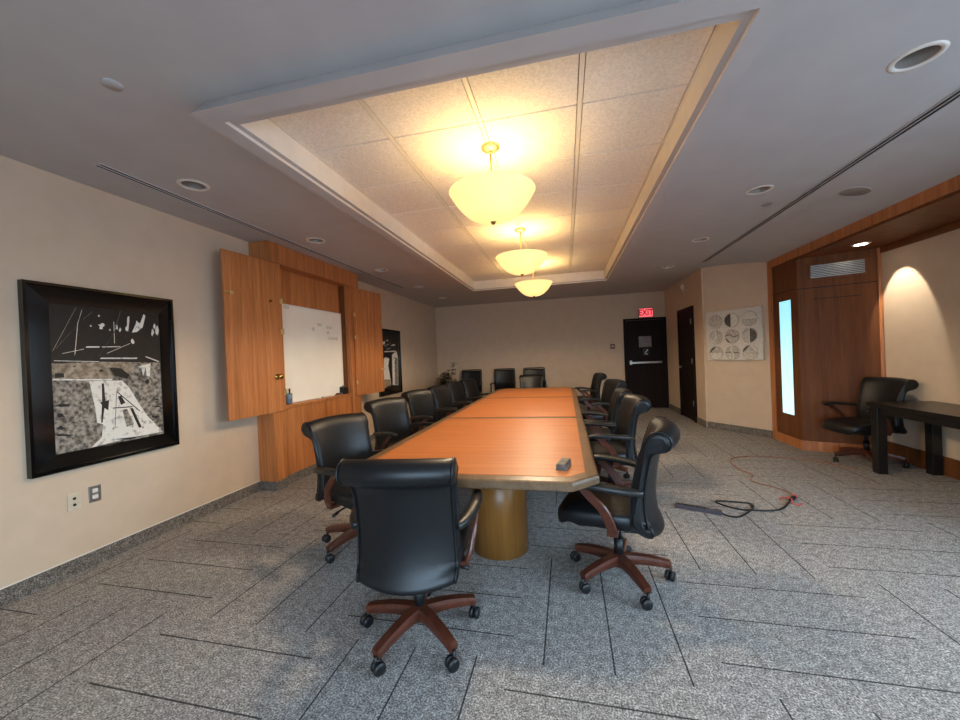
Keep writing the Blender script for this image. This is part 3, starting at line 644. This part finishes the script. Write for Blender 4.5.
# ------------------------------------------------------------------ ceiling fittings
def downlight(x, y, label, first=[None], z=CZ):
    if first[0] is None:
        t = thing('recessed_downlight', label, 'downlight', (x, y, z), 0, 'recessed ceiling downlights that are off')
        bm = nb(); lathe(bm, [(.076, .0), (.080, -.006), (.100, -.005), (.104, 0)], (0, 0, 0), 36)
        bm.faces.ensure_lookup_table()
        for f in [f for f in bm.faces if len(f.verts) > 8]: bm.faces.remove(f)
        obj('trim_ring', bm, M['white'], t)
        bm = nb(); lathe(bm, [(.079, -.002), (.070, .05), (.052, .115), (.050, .12)], (0, 0, 0), 32)
        bm.faces.ensure_lookup_table()
        f = [f for f in bm.faces if len(f.verts) > 8 and f.calc_center_median().z < .05]
        for k in f: bm.faces.remove(k)
        obj('baffle', bm, M['baffle'], t)
        bm = nb(); lathe(bm, [(.001, .062), (.022, .064), (.032, .078), (.03, .10), (.018, .116)], (0, 0, 0), 20); obj('bulb', bm, M['ivory'], t)
        first[0] = t
    else: dup(first[0], (x, y, z), 0, label)
PLC = ['nearest', 'second', 'third', 'fourth', 'farthest']
for k, (x, y) in enumerate(LAMPS_L): downlight(x, y, '%s unlit recessed ceiling lamp from the camera, along the left wall slot' % PLC[k] if 0 < k < 4 else '%s unlit recessed ceiling lamp beside the left wall' % PLC[k])
for k, (x, y) in enumerate(LAMPS_R): downlight(x, y, '%s unlit recessed ceiling lamp right of the lit ceiling tray' % (PLC[k] if k < 3 else 'farthest'))

def slot(x, label):
    t = thing('slot_diffuser', label, 'air diffuser', (x, 4.37, CZ), 0, 'long ceiling slot diffusers')
    bm = nb(); y0, y1 = -2.44, 2.44
    for a, b in ((-.036, -.029), (-.004, .004), (.029, .036)): bx(bm, (a, y0, -.007), (b, y1, .0))
    bx(bm, (-.036, y0-.012, -.007), (.036, y0, 0)); bx(bm, (-.036, y1, -.007), (.036, y1+.012, 0)); obj('frame', bm, M['ceil'], t)
    for a, b in ((-.029, -.004), (.004, .029)):
        bm = nb(); bx(bm, (a, y0, -.003), (b, y1, -.0005)); obj('slot', bm, M['darkslot'], t)
slot(-2.995, 'long thin ceiling air slot along the left wall')
slot(2.245, 'long thin ceiling air slot with dark lines on the right side')

def disc(name, x, y, z, r, mat, label, cat, h=.008, tilt=0):
    t = thing(name, label, cat, (x, y, z)); t.rotation_euler = (0, tilt, 0)
    bm = nb(); lathe(bm, [(r, 0), (r, -h*.5), (r*.94, -h), (.001, -h)], (0, 0, 0), 28); obj('cover', bm, M[mat], t)
    return t
disc('sprinkler_cover', -2.086, 1.419, CZ, .043, 'ceil', 'flat round sprinkler cover in the ceiling at the upper left', 'sprinkler cover')
disc('sprinkler_cover', 1.995, 4.301, CZ, .04, 'baffle', 'small grey round sprinkler cover next to the right slot diffuser', 'sprinkler cover')
t = disc('ceiling_speaker', 2.60, 4.10, 2.746, .105, 'baffle', 'round grey ceiling speaker between the right air slot and the wood trim', 'speaker', .006, .23)
bm = nb(); lathe(bm, [(.11, 0), (.11, -.005), (.103, -.008), (.103, 0)], (0, 0, 0), 28); obj('rim', bm, M['ceil'], t)

# alcove downlight (lit)
AL = (3.335, 5.20, 2.505)
t = thing('alcove_downlight', 'bright lit recessed lamp in the wood alcove ceiling', 'downlight', AL)
bm = nb(); lathe(bm, [(.055, 0), (.060, -.006), (.082, -.005), (.086, 0)], (0, 0, 0), 32); obj('trim_ring', bm, M['white'], t)
bm = nb(); lathe(bm, [(.001, -.008), (.052, -.008), (.052, -.004)], (0, 0, 0), 28); obj('lamp_face', bm, glow('halogen_face', (255, 244, 222), 9), t)
la = bpy.data.lights.new('alcove_lamp', 'SPOT'); la.energy = 30; la.color = (1, .90, .74); la.spot_size = math.radians(50); la.spot_blend = .22; la.shadow_soft_size = .02
lo = bpy.data.objects.new('alcove_lamp', la); COL.objects.link(lo); lo.location = (AL[0], AL[1], AL[2]-.02); lo.rotation_euler = Vector((.492, -.02, -.87)).to_track_quat('-Z', 'Y').to_euler()

# pendant lamps
def bowl_mat(name, k):
    m, nt, b = base_mat(name, .35, color=(216, 196, 150))
    tc = N(nt, 'ShaderNodeTexCoord'); n = N(nt, 'ShaderNodeTexNoise'); n.inputs['Scale'].default_value = 3.5; n.inputs['Detail'].default_value = 4
    nt.links.new(tc.outputs['Object'], n.inputs['Vector'])
    r = ramp(nt, [(.3, (255, 206, 120)), (.7, (255, 220, 144))]); nt.links.new(n.outputs['Fac'], r.inputs['Fac'])
    nt.links.new(r.outputs['Color'], b.inputs['Emission Color']); b.inputs['Emission Strength'].default_value = k
    return m
M['bowl'] = bowl_mat('alabaster_glass', BOWL); M['bowl_in'] = bowl_mat('lit_bowl_inside', BOWL_IN)
def pendant(y, label, first=[None]):
    loc = (-.4625, y, 2.881)
    if first[0] is None:
        t = thing('pendant_lamp', label, 'pendant lamp', loc, 0, 'bowl pendant lamps in the ceiling tray')
        bm = nb(); lathe(bm, [(.001, -.036), (.03, -.036), (.056, -.022), (.066, -.014), (.068, 0)], (0, 0, 0), 32); obj('ceiling_canopy', bm, M['gold'], t)
        bm = nb(); cyl(bm, (0, 0, -.43), .008, .40, 14); lathe(bm, [(.008, -.052), (.014, -.048), (.014, -.04), (.008, -.034)], (0, 0, 0), 14); obj('stem', bm, M['gold'], t)
        bm = nb(); R, H, zr = .300, .205, -.328
        outp = [(max(.001, R*(1-t_)**.385), zr-H*t_) for t_ in [1, .992, .965, .92, .86, .78, .68, .56, .44, .32, .20, .10, .03, 0]]
        lathe(bm, outp+[(R+.005, zr+.006), (R-.003, zr+.008)], (0, 0, 0), 48)
        f = [f for f in bm.faces if len(f.verts) > 8]
        bmesh.ops.delete(bm, geom=[k for k in f if k.calc_center_median().z > zr-.01], context='FACES_ONLY')
        n0 = len(bm.faces)
        lathe(bm, [(max(.001, r_-.008), z_+.006) for r_, z_ in outp]+[(R-.003, zr+.008)], (0, 0, 0), 48, 1)
        bmesh.ops.delete(bm, geom=[k for k in bm.faces if len(k.verts) > 8 and k.calc_center_median().z > zr-.01], context='FACES_ONLY')
        bmesh.ops.remove_doubles(bm, verts=bm.verts, dist=.0004)
        obj('glass_bowl', bm, [M['bowl'], M['bowl_in']], t)
        bm = nb(); lathe(bm, [(.001, -.552), (.012, -.548), (.016, -.538), (.022, -.532), (.022, -.526)], (0, 0, 0), 16); obj('finial', bm, M['brass'], t)
        first[0] = t
    else: t = dup(first[0], loc, 0, label)
    D = bpy.data.lights.new('pendant_fill_spot', 'SPOT'); D.energy = DOWN; D.color = (1, .79, .54); D.spot_size = math.radians(168); D.spot_blend = .25; D.shadow_soft_size = .11  # unseen spot added below the bowl to throw extra warm light down
    do = bpy.data.objects.new('pendant_fill_spot', D); COL.objects.link(do); do.location = (loc[0], y, 2.30)
    L = bpy.data.lights.new('pendant_bulb', 'POINT'); L.energy = BULB; L.color = (1, .77, .47); L.shadow_soft_size = .05
    lo = bpy.data.objects.new('pendant_bulb', L); COL.objects.link(lo); lo.location = (loc[0], y+.09, 2.515)
pendant(2.66, 'nearest and largest looking bowl pendant lamp over the table')
pendant(4.49, 'middle bowl pendant lamp of the three in the ceiling tray')
pendant(6.24, 'farthest bowl pendant lamp of the three in the ceiling tray')

# ------------------------------------------------------------------ conference table
tx0, tx1, ty0, ty1 = -1.35, .152, 1.970, 7.57
ch = .142
outl = [(tx0+ch, ty0), (tx1-ch, ty0), (tx1, ty0+ch), (tx1, ty1-ch), (tx1-ch, ty1), (tx0+ch, ty1), (tx0, ty1-ch), (tx0, ty0+ch)]
def shrink(poly, o):
    cx, cy = (tx0+tx1)/2, (ty0+ty1)/2; out = []
    k = o*math.tan(PI/8)
    X0, X1, Y0, Y1 = tx0+o, tx1-o, ty0+o, ty1-o; c2 = ch-o*(2-math.sqrt(2))
    return [(X0+c2, Y0), (X1-c2, Y0), (X1, Y0+c2), (X1, Y1-c2), (X1-c2, Y1), (X0+c2, Y1), (X0, Y1-c2), (X0, Y0+c2)]
tb = thing('conference_table', 'long orange wood conference table with dark chamfered border', 'table', ((tx0+tx1)/2, (ty0+ty1)/2, 0))
bm = nb(); rings = []
for o_, z in ((.02, .690), (.004, .690), (0, .697), (0, .722), (.006, .734), (.014, .7395), (.03, .7395)):
    rings.append([bm.verts.new((x, y, z)) for x, y in shrink(outl, o_)])
for A, B in zip(rings, rings[1:]):
    for i in range(8): bm.faces.new((A[i], A[(i+1) % 8], B[(i+1) % 8], B[i]))
bm.faces.new(rings[0][::-1]); bm.faces.new(rings[-1])
top = obj('table_top', bm, M['border'], tb, True)
iy = [(ty0+.085, 3.925), (4.015, 5.815), (5.905, ty1-.085)]
inx0, inx1 = tx0+.085, tx1-.072
cc = ch-.085*(2-math.sqrt(2))
for k, (a, b) in enumerate(iy):
    poly = [(inx0+(cc if k == 0 else 0), a), (inx1-(cc if k == 0 else 0), a)]
    if k == 0: poly += [(inx1, a+cc)]
    poly += [(inx1, b-(cc if k == 2 else 0))]
    if k == 2: poly += [(inx1-cc, b), (inx0+cc, b)]
    else: poly += [(inx1, b), (inx0, b)] if False else [(inx0, b)]
    if k == 2: poly += [(inx0, b-cc)]
    if k == 0: poly += [(inx0, a+cc)]
    bm = nb(); prism(bm, poly, .7385, .7412); obj('top_inlay', bm, M['table'], tb, True)
for y in (3.97, 5.86):
    bm = nb(); bx(bm, (tx0+.003, y-.002, .7385), (tx1-.003, y+.002, .7402)); obj('joint_seam', bm, M['darkslot'], tb, True)
for y in (2.73, 4.77, 6.80):
    bm = nb(); lathe(bm, [(.20, 0), (.20, .69)], (-.515, y, 0), 40); obj('pedestal', bm, M['drum'], tb, True)
bm = nb(); bx(bm, (-.555, 2.9, .34), (-.475, 4.6, .69)); bx(bm, (-.555, 4.95, .34), (-.475, 6.62, .69)); obj('stretcher_panel', bm, M['drum'], tb, True)

er = thing('table_eraser', 'small grey and black eraser block on the near right corner of the table', 'eraser', (-.035, 2.235, .7412), -.22)
bm = nb(); bx(bm, (-.028, -.075, 0), (.028, .075, .008)); obj('felt_pad', bm, M['eraserfelt'], er)
bm = nb(); bx(bm, (-.027, -.074, .008), (.027, .074, .034), .006); obj('grip', bm, M['s'], er)

# ------------------------------------------------------------------ swivel chairs
def make_chair(label):
    t = thing('swivel_chair', label, 'chair', (0, 0, 0), 0, 'black leather swivel chairs with wooden bases')
    # five-star base
    bm = nb(); lathe(bm, [(.001, .075), (.036, .075), (.042, .09), (.042, .135), (.03, .15), (.001, .15)], (0, 0, 0), 20); obj('base_hub', bm, M['chairwood'], t)
    for k in range(5):
        a = BASE0+2*PI*k/5; ca, sa = math.cos(a), math.sin(a)
        bm = nb(); pts = [(.025, .118), (.12, .120), (.22, .108), (.295, .092)]
        P = catmull([(r*ca, r*sa, z) for r, z in pts], 4); n = len(P)
        tube(bm, P, 0, sect=([.058-.012*i/(n-1) for i in range(n)], [.060-.022*i/(n-1) for i in range(n)], (-sa, ca, 0)))
        leg = obj('base_leg', bm, M['chairwood'], t)
        bm = nb(); px, py = .298*ca, .298*sa; th = a+.9+k*1.7; dx, dy = math.cos(th), math.sin(th)
        Mx = Matrix.Translation((px-dx*.012, py-dy*.012, .029)) @ Matrix.Rotation(th, 4, 'Z')
        for s in (-1, 1):
            b2 = nb(); lathe(b2, [(.006, -.010), (.026, -.010), (.029, -.005), (.029, .005), (.026, .010), (.006, .010)], (0, s*.014, 0), 16, axis='y')
            me = bpy.data.meshes.new('t'); bmesh.ops.transform(b2, matrix=Mx, verts=b2.verts); b2.to_mesh(me); b2.free(); bm.from_mesh(me); bpy.data.meshes.remove(me)
        tube(bm, [(px-dx*.012, py-dy*.012, .03), (px, py, .055), (px, py, .085)], .0085, 8)
        obj('caster', bm, M['blackplastic'], leg)
    bm = nb(); cyl(bm, (0, 0, .14), .028, .11, 18); cyl(bm, (0, 0, .24), .019, .12, 16); obj('gas_lift', bm, M['blackplastic'], t)
    bm = nb(); bx(bm, (-.11, -.16, .335), (.11, .13, .372), .008); bx(bm, (-.05, -.20, .345), (.05, -.15, .368), .005); obj('tilt_mechanism', bm, M['blackplastic'], t)
    bm = nb(); tube(bm, [(.08, .02, .345), (.19, .03, .34), (.235, .03, .325)], .006, 8); tube(bm, [(.215, .03, .332), (.26, .03, .318)], .012, 8); obj('tilt_lever', bm, M['blackplastic'], t)
    # seat
    bm = nb()
    def wp(p):
        f = max(0, p.y-.06); p.z -= .9*f*f; p.z += .10*p.x*p.x
        if p.z < -.01: p.z += .010*math.sin(p.y*48)*(1 if abs(p.x) > .16 else .4)
        return p
    cushion(bm, (0, .085, .435), (.248, .255, .066), .46, .55, 40, 16, wp); obj('seat', bm, M['leather'], t)
    # backrest: closed side profile swept across a curved width
    pr = [(-.155, .40), (-.150, .47), (-.150, .56), (-.165, .67), (-.190, .78), (-.212, .86), (-.228, .915), (-.255, .955), (-.298, .972), (-.342, .955), (-.362, .912), (-.348, .868), (-.310, .848),
          (-.272, .835), (-.252, .78), (-.232, .67), (-.222, .57), (-.228, .47), (-.246, .40), (-.262, .362), (-.240, .346), (-.195, .360)]
    pr = catmull([(y, z, 0) for y, z in pr], 2, True); n = len(pr); cy = sum(p.x for p in pr)/n; cz = sum(p.y for p in pr)/n
    def hw(z):
        k = [(.30, .236), (.45, .244), (.60, .238), (.80, .240), (.85, .252), (.90, .264), (1.0, .264)]
        for (a, b), (c, e_) in zip(k, k[1:]):
            if z <= c: return b+(e_-b)*max(0, (z-a)/(c-a))
        return .264
    bm = nb(); us = [-1, -.985, -.94, -.8, -.6, -.4, -.2, 0, .2, .4, .6, .8, .94, .985, 1]; rings = []
    ctr = [(-.205, .40), (-.19, .5), (-.19, .6), (-.2, .7), (-.22, .8), (-.29, .91)]
    for u in us:
        ring = []
        sh = {1: .022, .985: .010, .94: .0}.get(abs(u), 0)
        for p in pr:
            y, z = p.x, p.y
            cz_ = min(max(z, .37), .91); cyy = None
            for (a, b), (c, e_) in zip(ctr, ctr[1:]):
                if b <= cz_ <= e_: cyy = a+(c-a)*(cz_-b)/(e_-b)
            if cyy is None: cyy = ctr[0][0] if cz_ < ctr[0][1] else ctr[-1][0]
            v_ = Vector((y-cyy, z-cz_)); l = v_.length
            if sh and l > 1e-5: v_ *= max(.2, (l-sh)/l)
            y, z = cyy+v_.x, cz_+v_.y
            w = hw(z); yy = y+.055*u*u*(1 if z < .85 else .9)
            zz = z+(.035*u*u if z < .42 else 0)-(.012*u*u if z > .9 else 0)
            ring.append(bm.verts.new((u*w, yy, zz)))
        rings.append(ring)
    for A, B in zip(rings, rings[1:]):
        for i in range(n): bm.faces.new((A[i], A[(i+1) % n], B[(i+1) % n], B[i])).smooth = True
    bm.faces.new(rings[0]); bm.faces.new(rings[-1][::-1])
    pip = [[v.co.copy() for v in rings[2]], [v.co.copy() for v in rings[-3]]]
    bk = obj('backrest', bm, M['leather'], t)
    for l in pip:
        s = 1 if l[0].x > 0 else -1
        bm = nb(); tube(bm, [p+Vector((s*.005, 0, 0)) for p in l], .0045, 6, True)
        obj('piping', bm, M['leather'], bk)
    # arms
    for s in (-1, 1):
        bm = nb(); P = catmull([(s*.243, -.165, .622), (s*.278, -.09, .634), (s*.302, .04, .650), (s*.302, .16, .654), (s*.292, .225, .642)], 5); m_ = len(P)
        tube(bm, P, 0, sect=([.040+.022*math.sin(PI*min(1, i/(m_-1)*1.15)) for i in range(m_)], [.030+.004*math.sin(PI*i/(m_-1)) for i in range(m_)], (1, 0, 0)))
        for f in bm.faces: f.smooth = True
        arm = obj('armrest', bm, M['pad'], t)
        bm = nb(); P = catmull([(s*.255, -.005, .385), (s*.275, .0, .43), (s*.292, .035, .52), (s*.301, .10, .59), (s*.301, .150, .644)], 5); m_ = len(P)
        tube(bm, P, 0, sect=([.060-.014*i/(m_-1) for i in range(m_)], .024, (0, 1, 0)))
        bx(bm, (s*.10, -.03, .366), (s*.266, .025, .386))
        obj('arm_support', bm, M['chairwood'], arm)
    return t
BASE0 = math.radians(27)
proto = make_chair('black leather swivel chair with its back to the camera at the near end')
proto.location = (-.775, 1.80, 0); proto.rotation_euler = (0, 0, math.radians(7))
def face(deg): return math.radians(deg)
def chair(x, y, heading, label, base=None):
    """heading: direction the sitter faces, degrees from +x"""
    c = dup(proto, (x, y, 0), math.radians(heading-90), label)
    if base is not None:                                    # turn the star base about the gas lift
        for ch_ in c.children:
            if ch_.name.startswith('base_leg'): ch_.rotation_euler = (0, 0, math.radians(base-(heading-90))-BASE0)
    for ch_ in c.children: ch_.location.x = 0
    return c
chair(-1.575, 2.61, -21, 'black swivel chair at the table\'s near left corner in front of the open cabinet', 35)
chair(-1.775, 3.86, -22, 'second black swivel chair from the camera on the left side of the table', 50)
chair(-1.81, 4.90, -17, 'third black swivel chair from the camera on the left side of the table', 10)
chair(-1.75, 5.66, -9, 'fourth black swivel chair from the camera on the left side of the table')
chair(-1.74, 6.46, -8, 'fifth black swivel chair from the camera on the left side of the table')
chair(-1.66, 7.16, -12, 'farthest black swivel chair on the left side of the table')
chair(.275, 2.455, 166, 'black swivel chair at the near right table corner, seen from its side', 4)
chair(.38, 3.80, 184, 'second black swivel chair from the camera on the right side of the table', 30)
chair(.35, 4.52, 178, 'third black swivel chair from the camera on the right side of the table')
chair(.48, 6.02, 196, 'fourth black swivel chair from the camera on the right side of the table')
chair(.42, 8.02, 190, 'farthest black swivel chair, past the right end of the table')
chair(-.735, 8.03, -90, 'black swivel chair at the far head of the table facing the camera')
chair(3.325, 5.20, 187, 'black swivel chair in the wood alcove behind the dark desk', 34)

# guest chairs along the far wall
def make_guest(label):
    t = thing('guest_chair', label, 'chair', (0, 0, 0), 0, 'black guest chairs against the far wall')
    bm = nb()
    P = []
    for u in range(9):
        uu = -1+u/4
        P.append(uu)
    rings = []
    for uu in (-1, -.96, -.7, -.35, 0, .35, .7, .96, 1):
        ring = []
        for y, z in ((-.235, .50), (-.225, .75), (-.255, 1.0), (-.262, 1.035), (-.275, 1.04), (-.288, 1.03), (-.285, .98), (-.26, .75), (-.265, .50), (-.25, .49)):
            k = .94 if abs(uu) == 1 else 1
            ring.append(bm.verts.new((uu*.245, y+.03*uu*uu, .76+(z-.76)*k)))
        rings.append(ring)
    for A, B in zip(rings, rings[1:]):
        for i in range(10): bm.faces.new((A[i], A[(i+1) % 10], B[(i+1) % 10], B[i])).smooth = True
    bm.faces.new(rings[0]); bm.faces.new(rings[-1][::-1])
    obj('backrest', bm, M['leather'], t)
    bm = nb(); tube(bm, catmull([(-.25, -.22, .47), (-.262, -.215, .75), (-.258, -.245, 1.02), (-.22, -.262, 1.06), (0, -.285, 1.062), (.22, -.262, 1.06), (.258, -.245, 1.02), (.262, -.215, .75), (.25, -.22, .47)], 5), .013, 8); obj('back_frame', bm, M['blackframe'], t)
    bm = nb(); cushion(bm, (0, .02, .455), (.25, .245, .045), .35, .5, 28, 10); obj('seat', bm, M['leather'], t)
    for s in (-1, 1):
        bm = nb(); tube(bm, [(s*.255, -.215, .0), (s*.255, -.23, .46)], .014, 8); obj('leg', bm, M['blackframe'], t)
        bm = nb(); tube(bm, [(s*.285, .21, .0), (s*.285, .205, .62)], .014, 8); obj('leg', bm, M['blackframe'], t)
        bm = nb(); tube(bm, catmull([(s*.262, -.22, .70), (s*.287, -.12, .715), (s*.293, .05, .72), (s*.288, .22, .705)], 4), 0, sect=(.045, .026, (1, 0, 0))); obj('armrest', bm, M['blackframe'], t)
        bm = nb(); tube(bm, [(s*.285, .205, .60), (s*.288, .20, .71)], .013, 8); obj('arm_post', bm, M['blackframe'], t)
    return t
gp = make_guest('black guest chair against the far wall next to the potted plant')
gp.location = (-2.42, 9.42, 0); gp.rotation_euler = (0, 0, PI)
dup(gp, (-1.545, 9.42, 0), PI, 'black guest chair standing alone against the middle of the far wall')
dup(gp, (-.79, 9.42, 0), PI, 'black guest chair against the far wall behind the head of the table')

# potted plant in the far corner
pl = thing('potted_plant', 'leafy olive green potted plant in the far left corner', 'plant', (-3.0, 9.42, 0))
bm = nb(); lathe(bm, [(.001, 0), (.13, 0), (.17, .30), (.18, .32), (.165, .32), (.15, .28), (.001, .27)], (0, 0, 0), 28); obj('pot', bm, M['pot'], pl)
rp = random.Random(11); stems = []; leaves = nb(); stb = nb()
for k in range(22):
    a = rp.random()*2*PI; r = .06+.20*rp.random(); h = .62+.48*rp.random()
    if k == 0: a, r, h = .1, .16, 1.24
    P = catmull([(.03*math.cos(a), .03*math.sin(a), .27), (.4*r*math.cos(a), .4*r*math.sin(a), .27+.5*(h-.27)), (r*math.cos(a), min(.2, r*math.sin(a)), h)], 5)
    tube(stb, P, .006, 5)
    for j in range(3, len(P)):
        for q in range(4):
            b = rp.random()*2*PI; L = .11+.08*rp.random(); dirv = Vector((math.cos(b), math.sin(b), .5*rp.random()-.15)).normalized(); sd = dirv.cross(Vector((0, 0, 1))).normalized()
            p = P[j]; w = L*.27
            if (p+dirv*L).y > .36: continue
            if (p+dirv*L).x < -.38: continue
            mid = p+dirv*L*.5+Vector((0, 0, .015)); v = [leaves.verts.new(c) for c in (p, mid+sd*w, p+dirv*L, mid-sd*w, mid-Vector((0, 0, .01)))]
            for f in ((0, 1, 4), (1, 2, 4), (2, 3, 4), (3, 0, 4)): leaves.faces.new([v[i] for i in f])
obj('stems', stb, M['stem'], pl); o = obj('foliage', leaves, M['leaf'], pl); o['kind'] = 'stuff'

# ------------------------------------------------------------------ desk and cords
dk = thing('side_desk', 'dark narrow desk against the right wall in the wood alcove', 'desk', (3.42, 3.9, 0))
bm = nb(); bx(bm, (3.12, 2.95, .705), (3.70, 4.86, .745), .003); obj('desk_top', bm, M['deskblack'], dk, True)
bm = nb(); bx(bm, (3.165, 3.0, .63), (3.185, 4.80, .705)); bx(bm, (3.64, 3.0, .63), (3.66, 4.80, .705)); obj('apron', bm, M['deskblack'], dk, True)
for x in (3.185, 3.645):
    for y in (4.80, 3.01):
        bm = nb(); bx(bm, (x-.042, y-.042, 0), (x+.042, y+.042, .705), .004); obj('leg', bm, M['deskblack'], dk, True)
def cord(name, pts, r, mat, label, cat, at0=None):
    bm = nb(); tube(bm, catmull(pts, 6), r, 8); o = obj(name, bm, M[mat], at=pts[0] if at0 is None else at0); return tag(o, label, cat)
cord('desk_cable', [(3.705, 4.64, .60), (3.69, 4.58, .56), (3.685, 4.50, .60), (3.685, 4.42, .56), (3.675, 4.36, .30), (3.675, 4.33, .03), (3.60, 4.15, .008)], .006, 'blackplastic', 'black cable dangling under the dark desk on the right', 'cable')
ps = thing('power_strip', 'dark grey power strip lying on the carpet at the end of a black cord', 'power strip', (1.055, 3.56, 0), math.atan2(-.13, .325))
bm = nb(); bx(bm, (-.175, -.024, 0), (.175, .024, .036), .006); obj('housing', bm, M['stripgrey'], ps)
for k in range(5):
    bm = nb(); bx(bm, (-.15+k*.045, -.014, .0345), (-.118+k*.045, .014, .0375), .001); obj('socket', bm, M['blackplastic'], ps)
bm = nb(); bx(bm, (.075, -.012, .035), (.115, .012, .042), .002); obj('switch', bm, M['placard'], ps)
BLK = [(1.215, 3.490, .018), (1.245, 3.470, .008)] + [(x, y, .0065) for x, y in ((1.30,3.452),(1.376,3.499),(1.508,3.652),(1.536,3.765),(1.453,3.853),(1.351,3.874),(1.285,3.794),(1.302,3.70),(1.40,3.621))] + [(1.494,3.605,.010),(1.65,3.624,.007),(1.756,3.692,.007),(1.874,3.843,.007),(1.915,3.885,.012)]
BLK[6:8] = [(1.508,3.652,.0065),(1.536,3.765,.0065)]
ck = cord('black_cord', BLK, .0075, 'blackplastic', 'black cord looped on the carpet beside the power strip', 'cord')
bm = nb(); tube(bm, [(1.905, 3.878, .016), (1.955, 3.925, .018)], [.016, .018], 10); obj('plug', bm, M['blackplastic'], ck, True)
ORG = [(1.972,3.945,.014),(1.992,4.06,.007),(1.975,4.17,.006),(1.897,4.277,.006),(1.825,4.369,.006),(1.842,4.476,.006),(1.912,4.60,.006),(1.904,4.68,.006),(1.872,4.80,.006),(1.878,5.03,.006),(1.936,5.215,.006),(2.067,5.339,.006),(2.304,5.405,.006),(2.50,5.368,.006),(2.66,5.30,.006),(2.84,5.22,.006),(2.93,5.05,.006),(2.99,4.93,.006),(3.06,4.90,.006)]
ok_ = cord('extension_cord', ORG, .0048, 'orange', 'thin orange extension cord snaking across the carpet to the alcove', 'cord')
bm = nb(); tube(bm, [(1.985, 3.985, .015), (1.972, 3.945, .017)], [.013, .018], 10); o = obj('socket_end', bm, M['pinkred'], ok_, True); o['label'] = 'red plug end of the orange cord'
tg = cord('velcro_tie', [(1.833,3.905,.004),(1.86,3.93,.012),(1.90,3.86,.030),(1.885,3.82,.006),(1.91,3.775,.005),(1.965,3.815,.006)], .005, 'pinkred', 'red cord tie lying at the plug of the black cord', 'cord tie')

# ------------------------------------------------------------------ light
w = bpy.data.worlds.new('daylight'); SC.world = w; w.use_nodes = True
wt = w.node_tree; bg = wt.nodes['Background']; bg.inputs['Strength'].default_value = SKY
tc = N(wt, 'ShaderNodeTexCoord'); sx = N(wt, 'ShaderNodeSeparateXYZ'); wt.links.new(tc.outputs['Generated'], sx.inputs[0])
r = wt.nodes.new('ShaderNodeValToRGB'); e0, e1 = r.color_ramp.elements
mr = N(wt, 'ShaderNodeMapRange'); mr.inputs[1].default_value = -.15; mr.inputs[2].default_value = .15; wt.links.new(sx.outputs[2], mr.inputs[0])
e0.color = (.225, .295, .395, 1); e1.color = (.54, .77, 1.0, 1); wt.links.new(mr.outputs[0], r.inputs[0]); wt.links.new(r.outputs[0], bg.inputs['Color'])
pa = bpy.data.lights.new('window_portal', 'AREA'); pa.shape = 'RECTANGLE'; pa.size = WX1-WX0-.1; pa.size_y = WZ1-WZ0-.1; pa.cycles.is_portal = True
po = bpy.data.objects.new('window_portal', pa); COL.objects.link(po); po.location = ((WX0+WX1)/2, YF-.07, (WZ0+WZ1)/2); po.rotation_euler = (-PI/2, 0, 0)
po.rotation_euler = Vector((0, 1, 0)).to_track_quat('-Z', 'Z').to_euler()
pb = bpy.data.lights.new('window_portal', 'AREA'); pb.shape = 'RECTANGLE'; pb.size = VY1-VY0-.1; pb.size_y = VZ1-VZ0-.1; pb.cycles.is_portal = True
p2 = bpy.data.objects.new('window_portal', pb); COL.objects.link(p2); p2.location = (XR+.07, (VY0+VY1)/2, (VZ0+VZ1)/2); p2.rotation_euler = Vector((-1, 0, 0)).to_track_quat('-Z', 'Z').to_euler()

vs_ = SC.view_settings; SC.display_settings.display_device = 'sRGB'
vs_.view_transform = 'Standard'; vs_.look = 'None'; vs_.gamma = 1; vs_.use_curve_mapping = False; vs_.exposure = EXPO
SC.cycles.use_denoising = True
SC.cycles.max_bounces = 8; SC.cycles.diffuse_bounces = 5
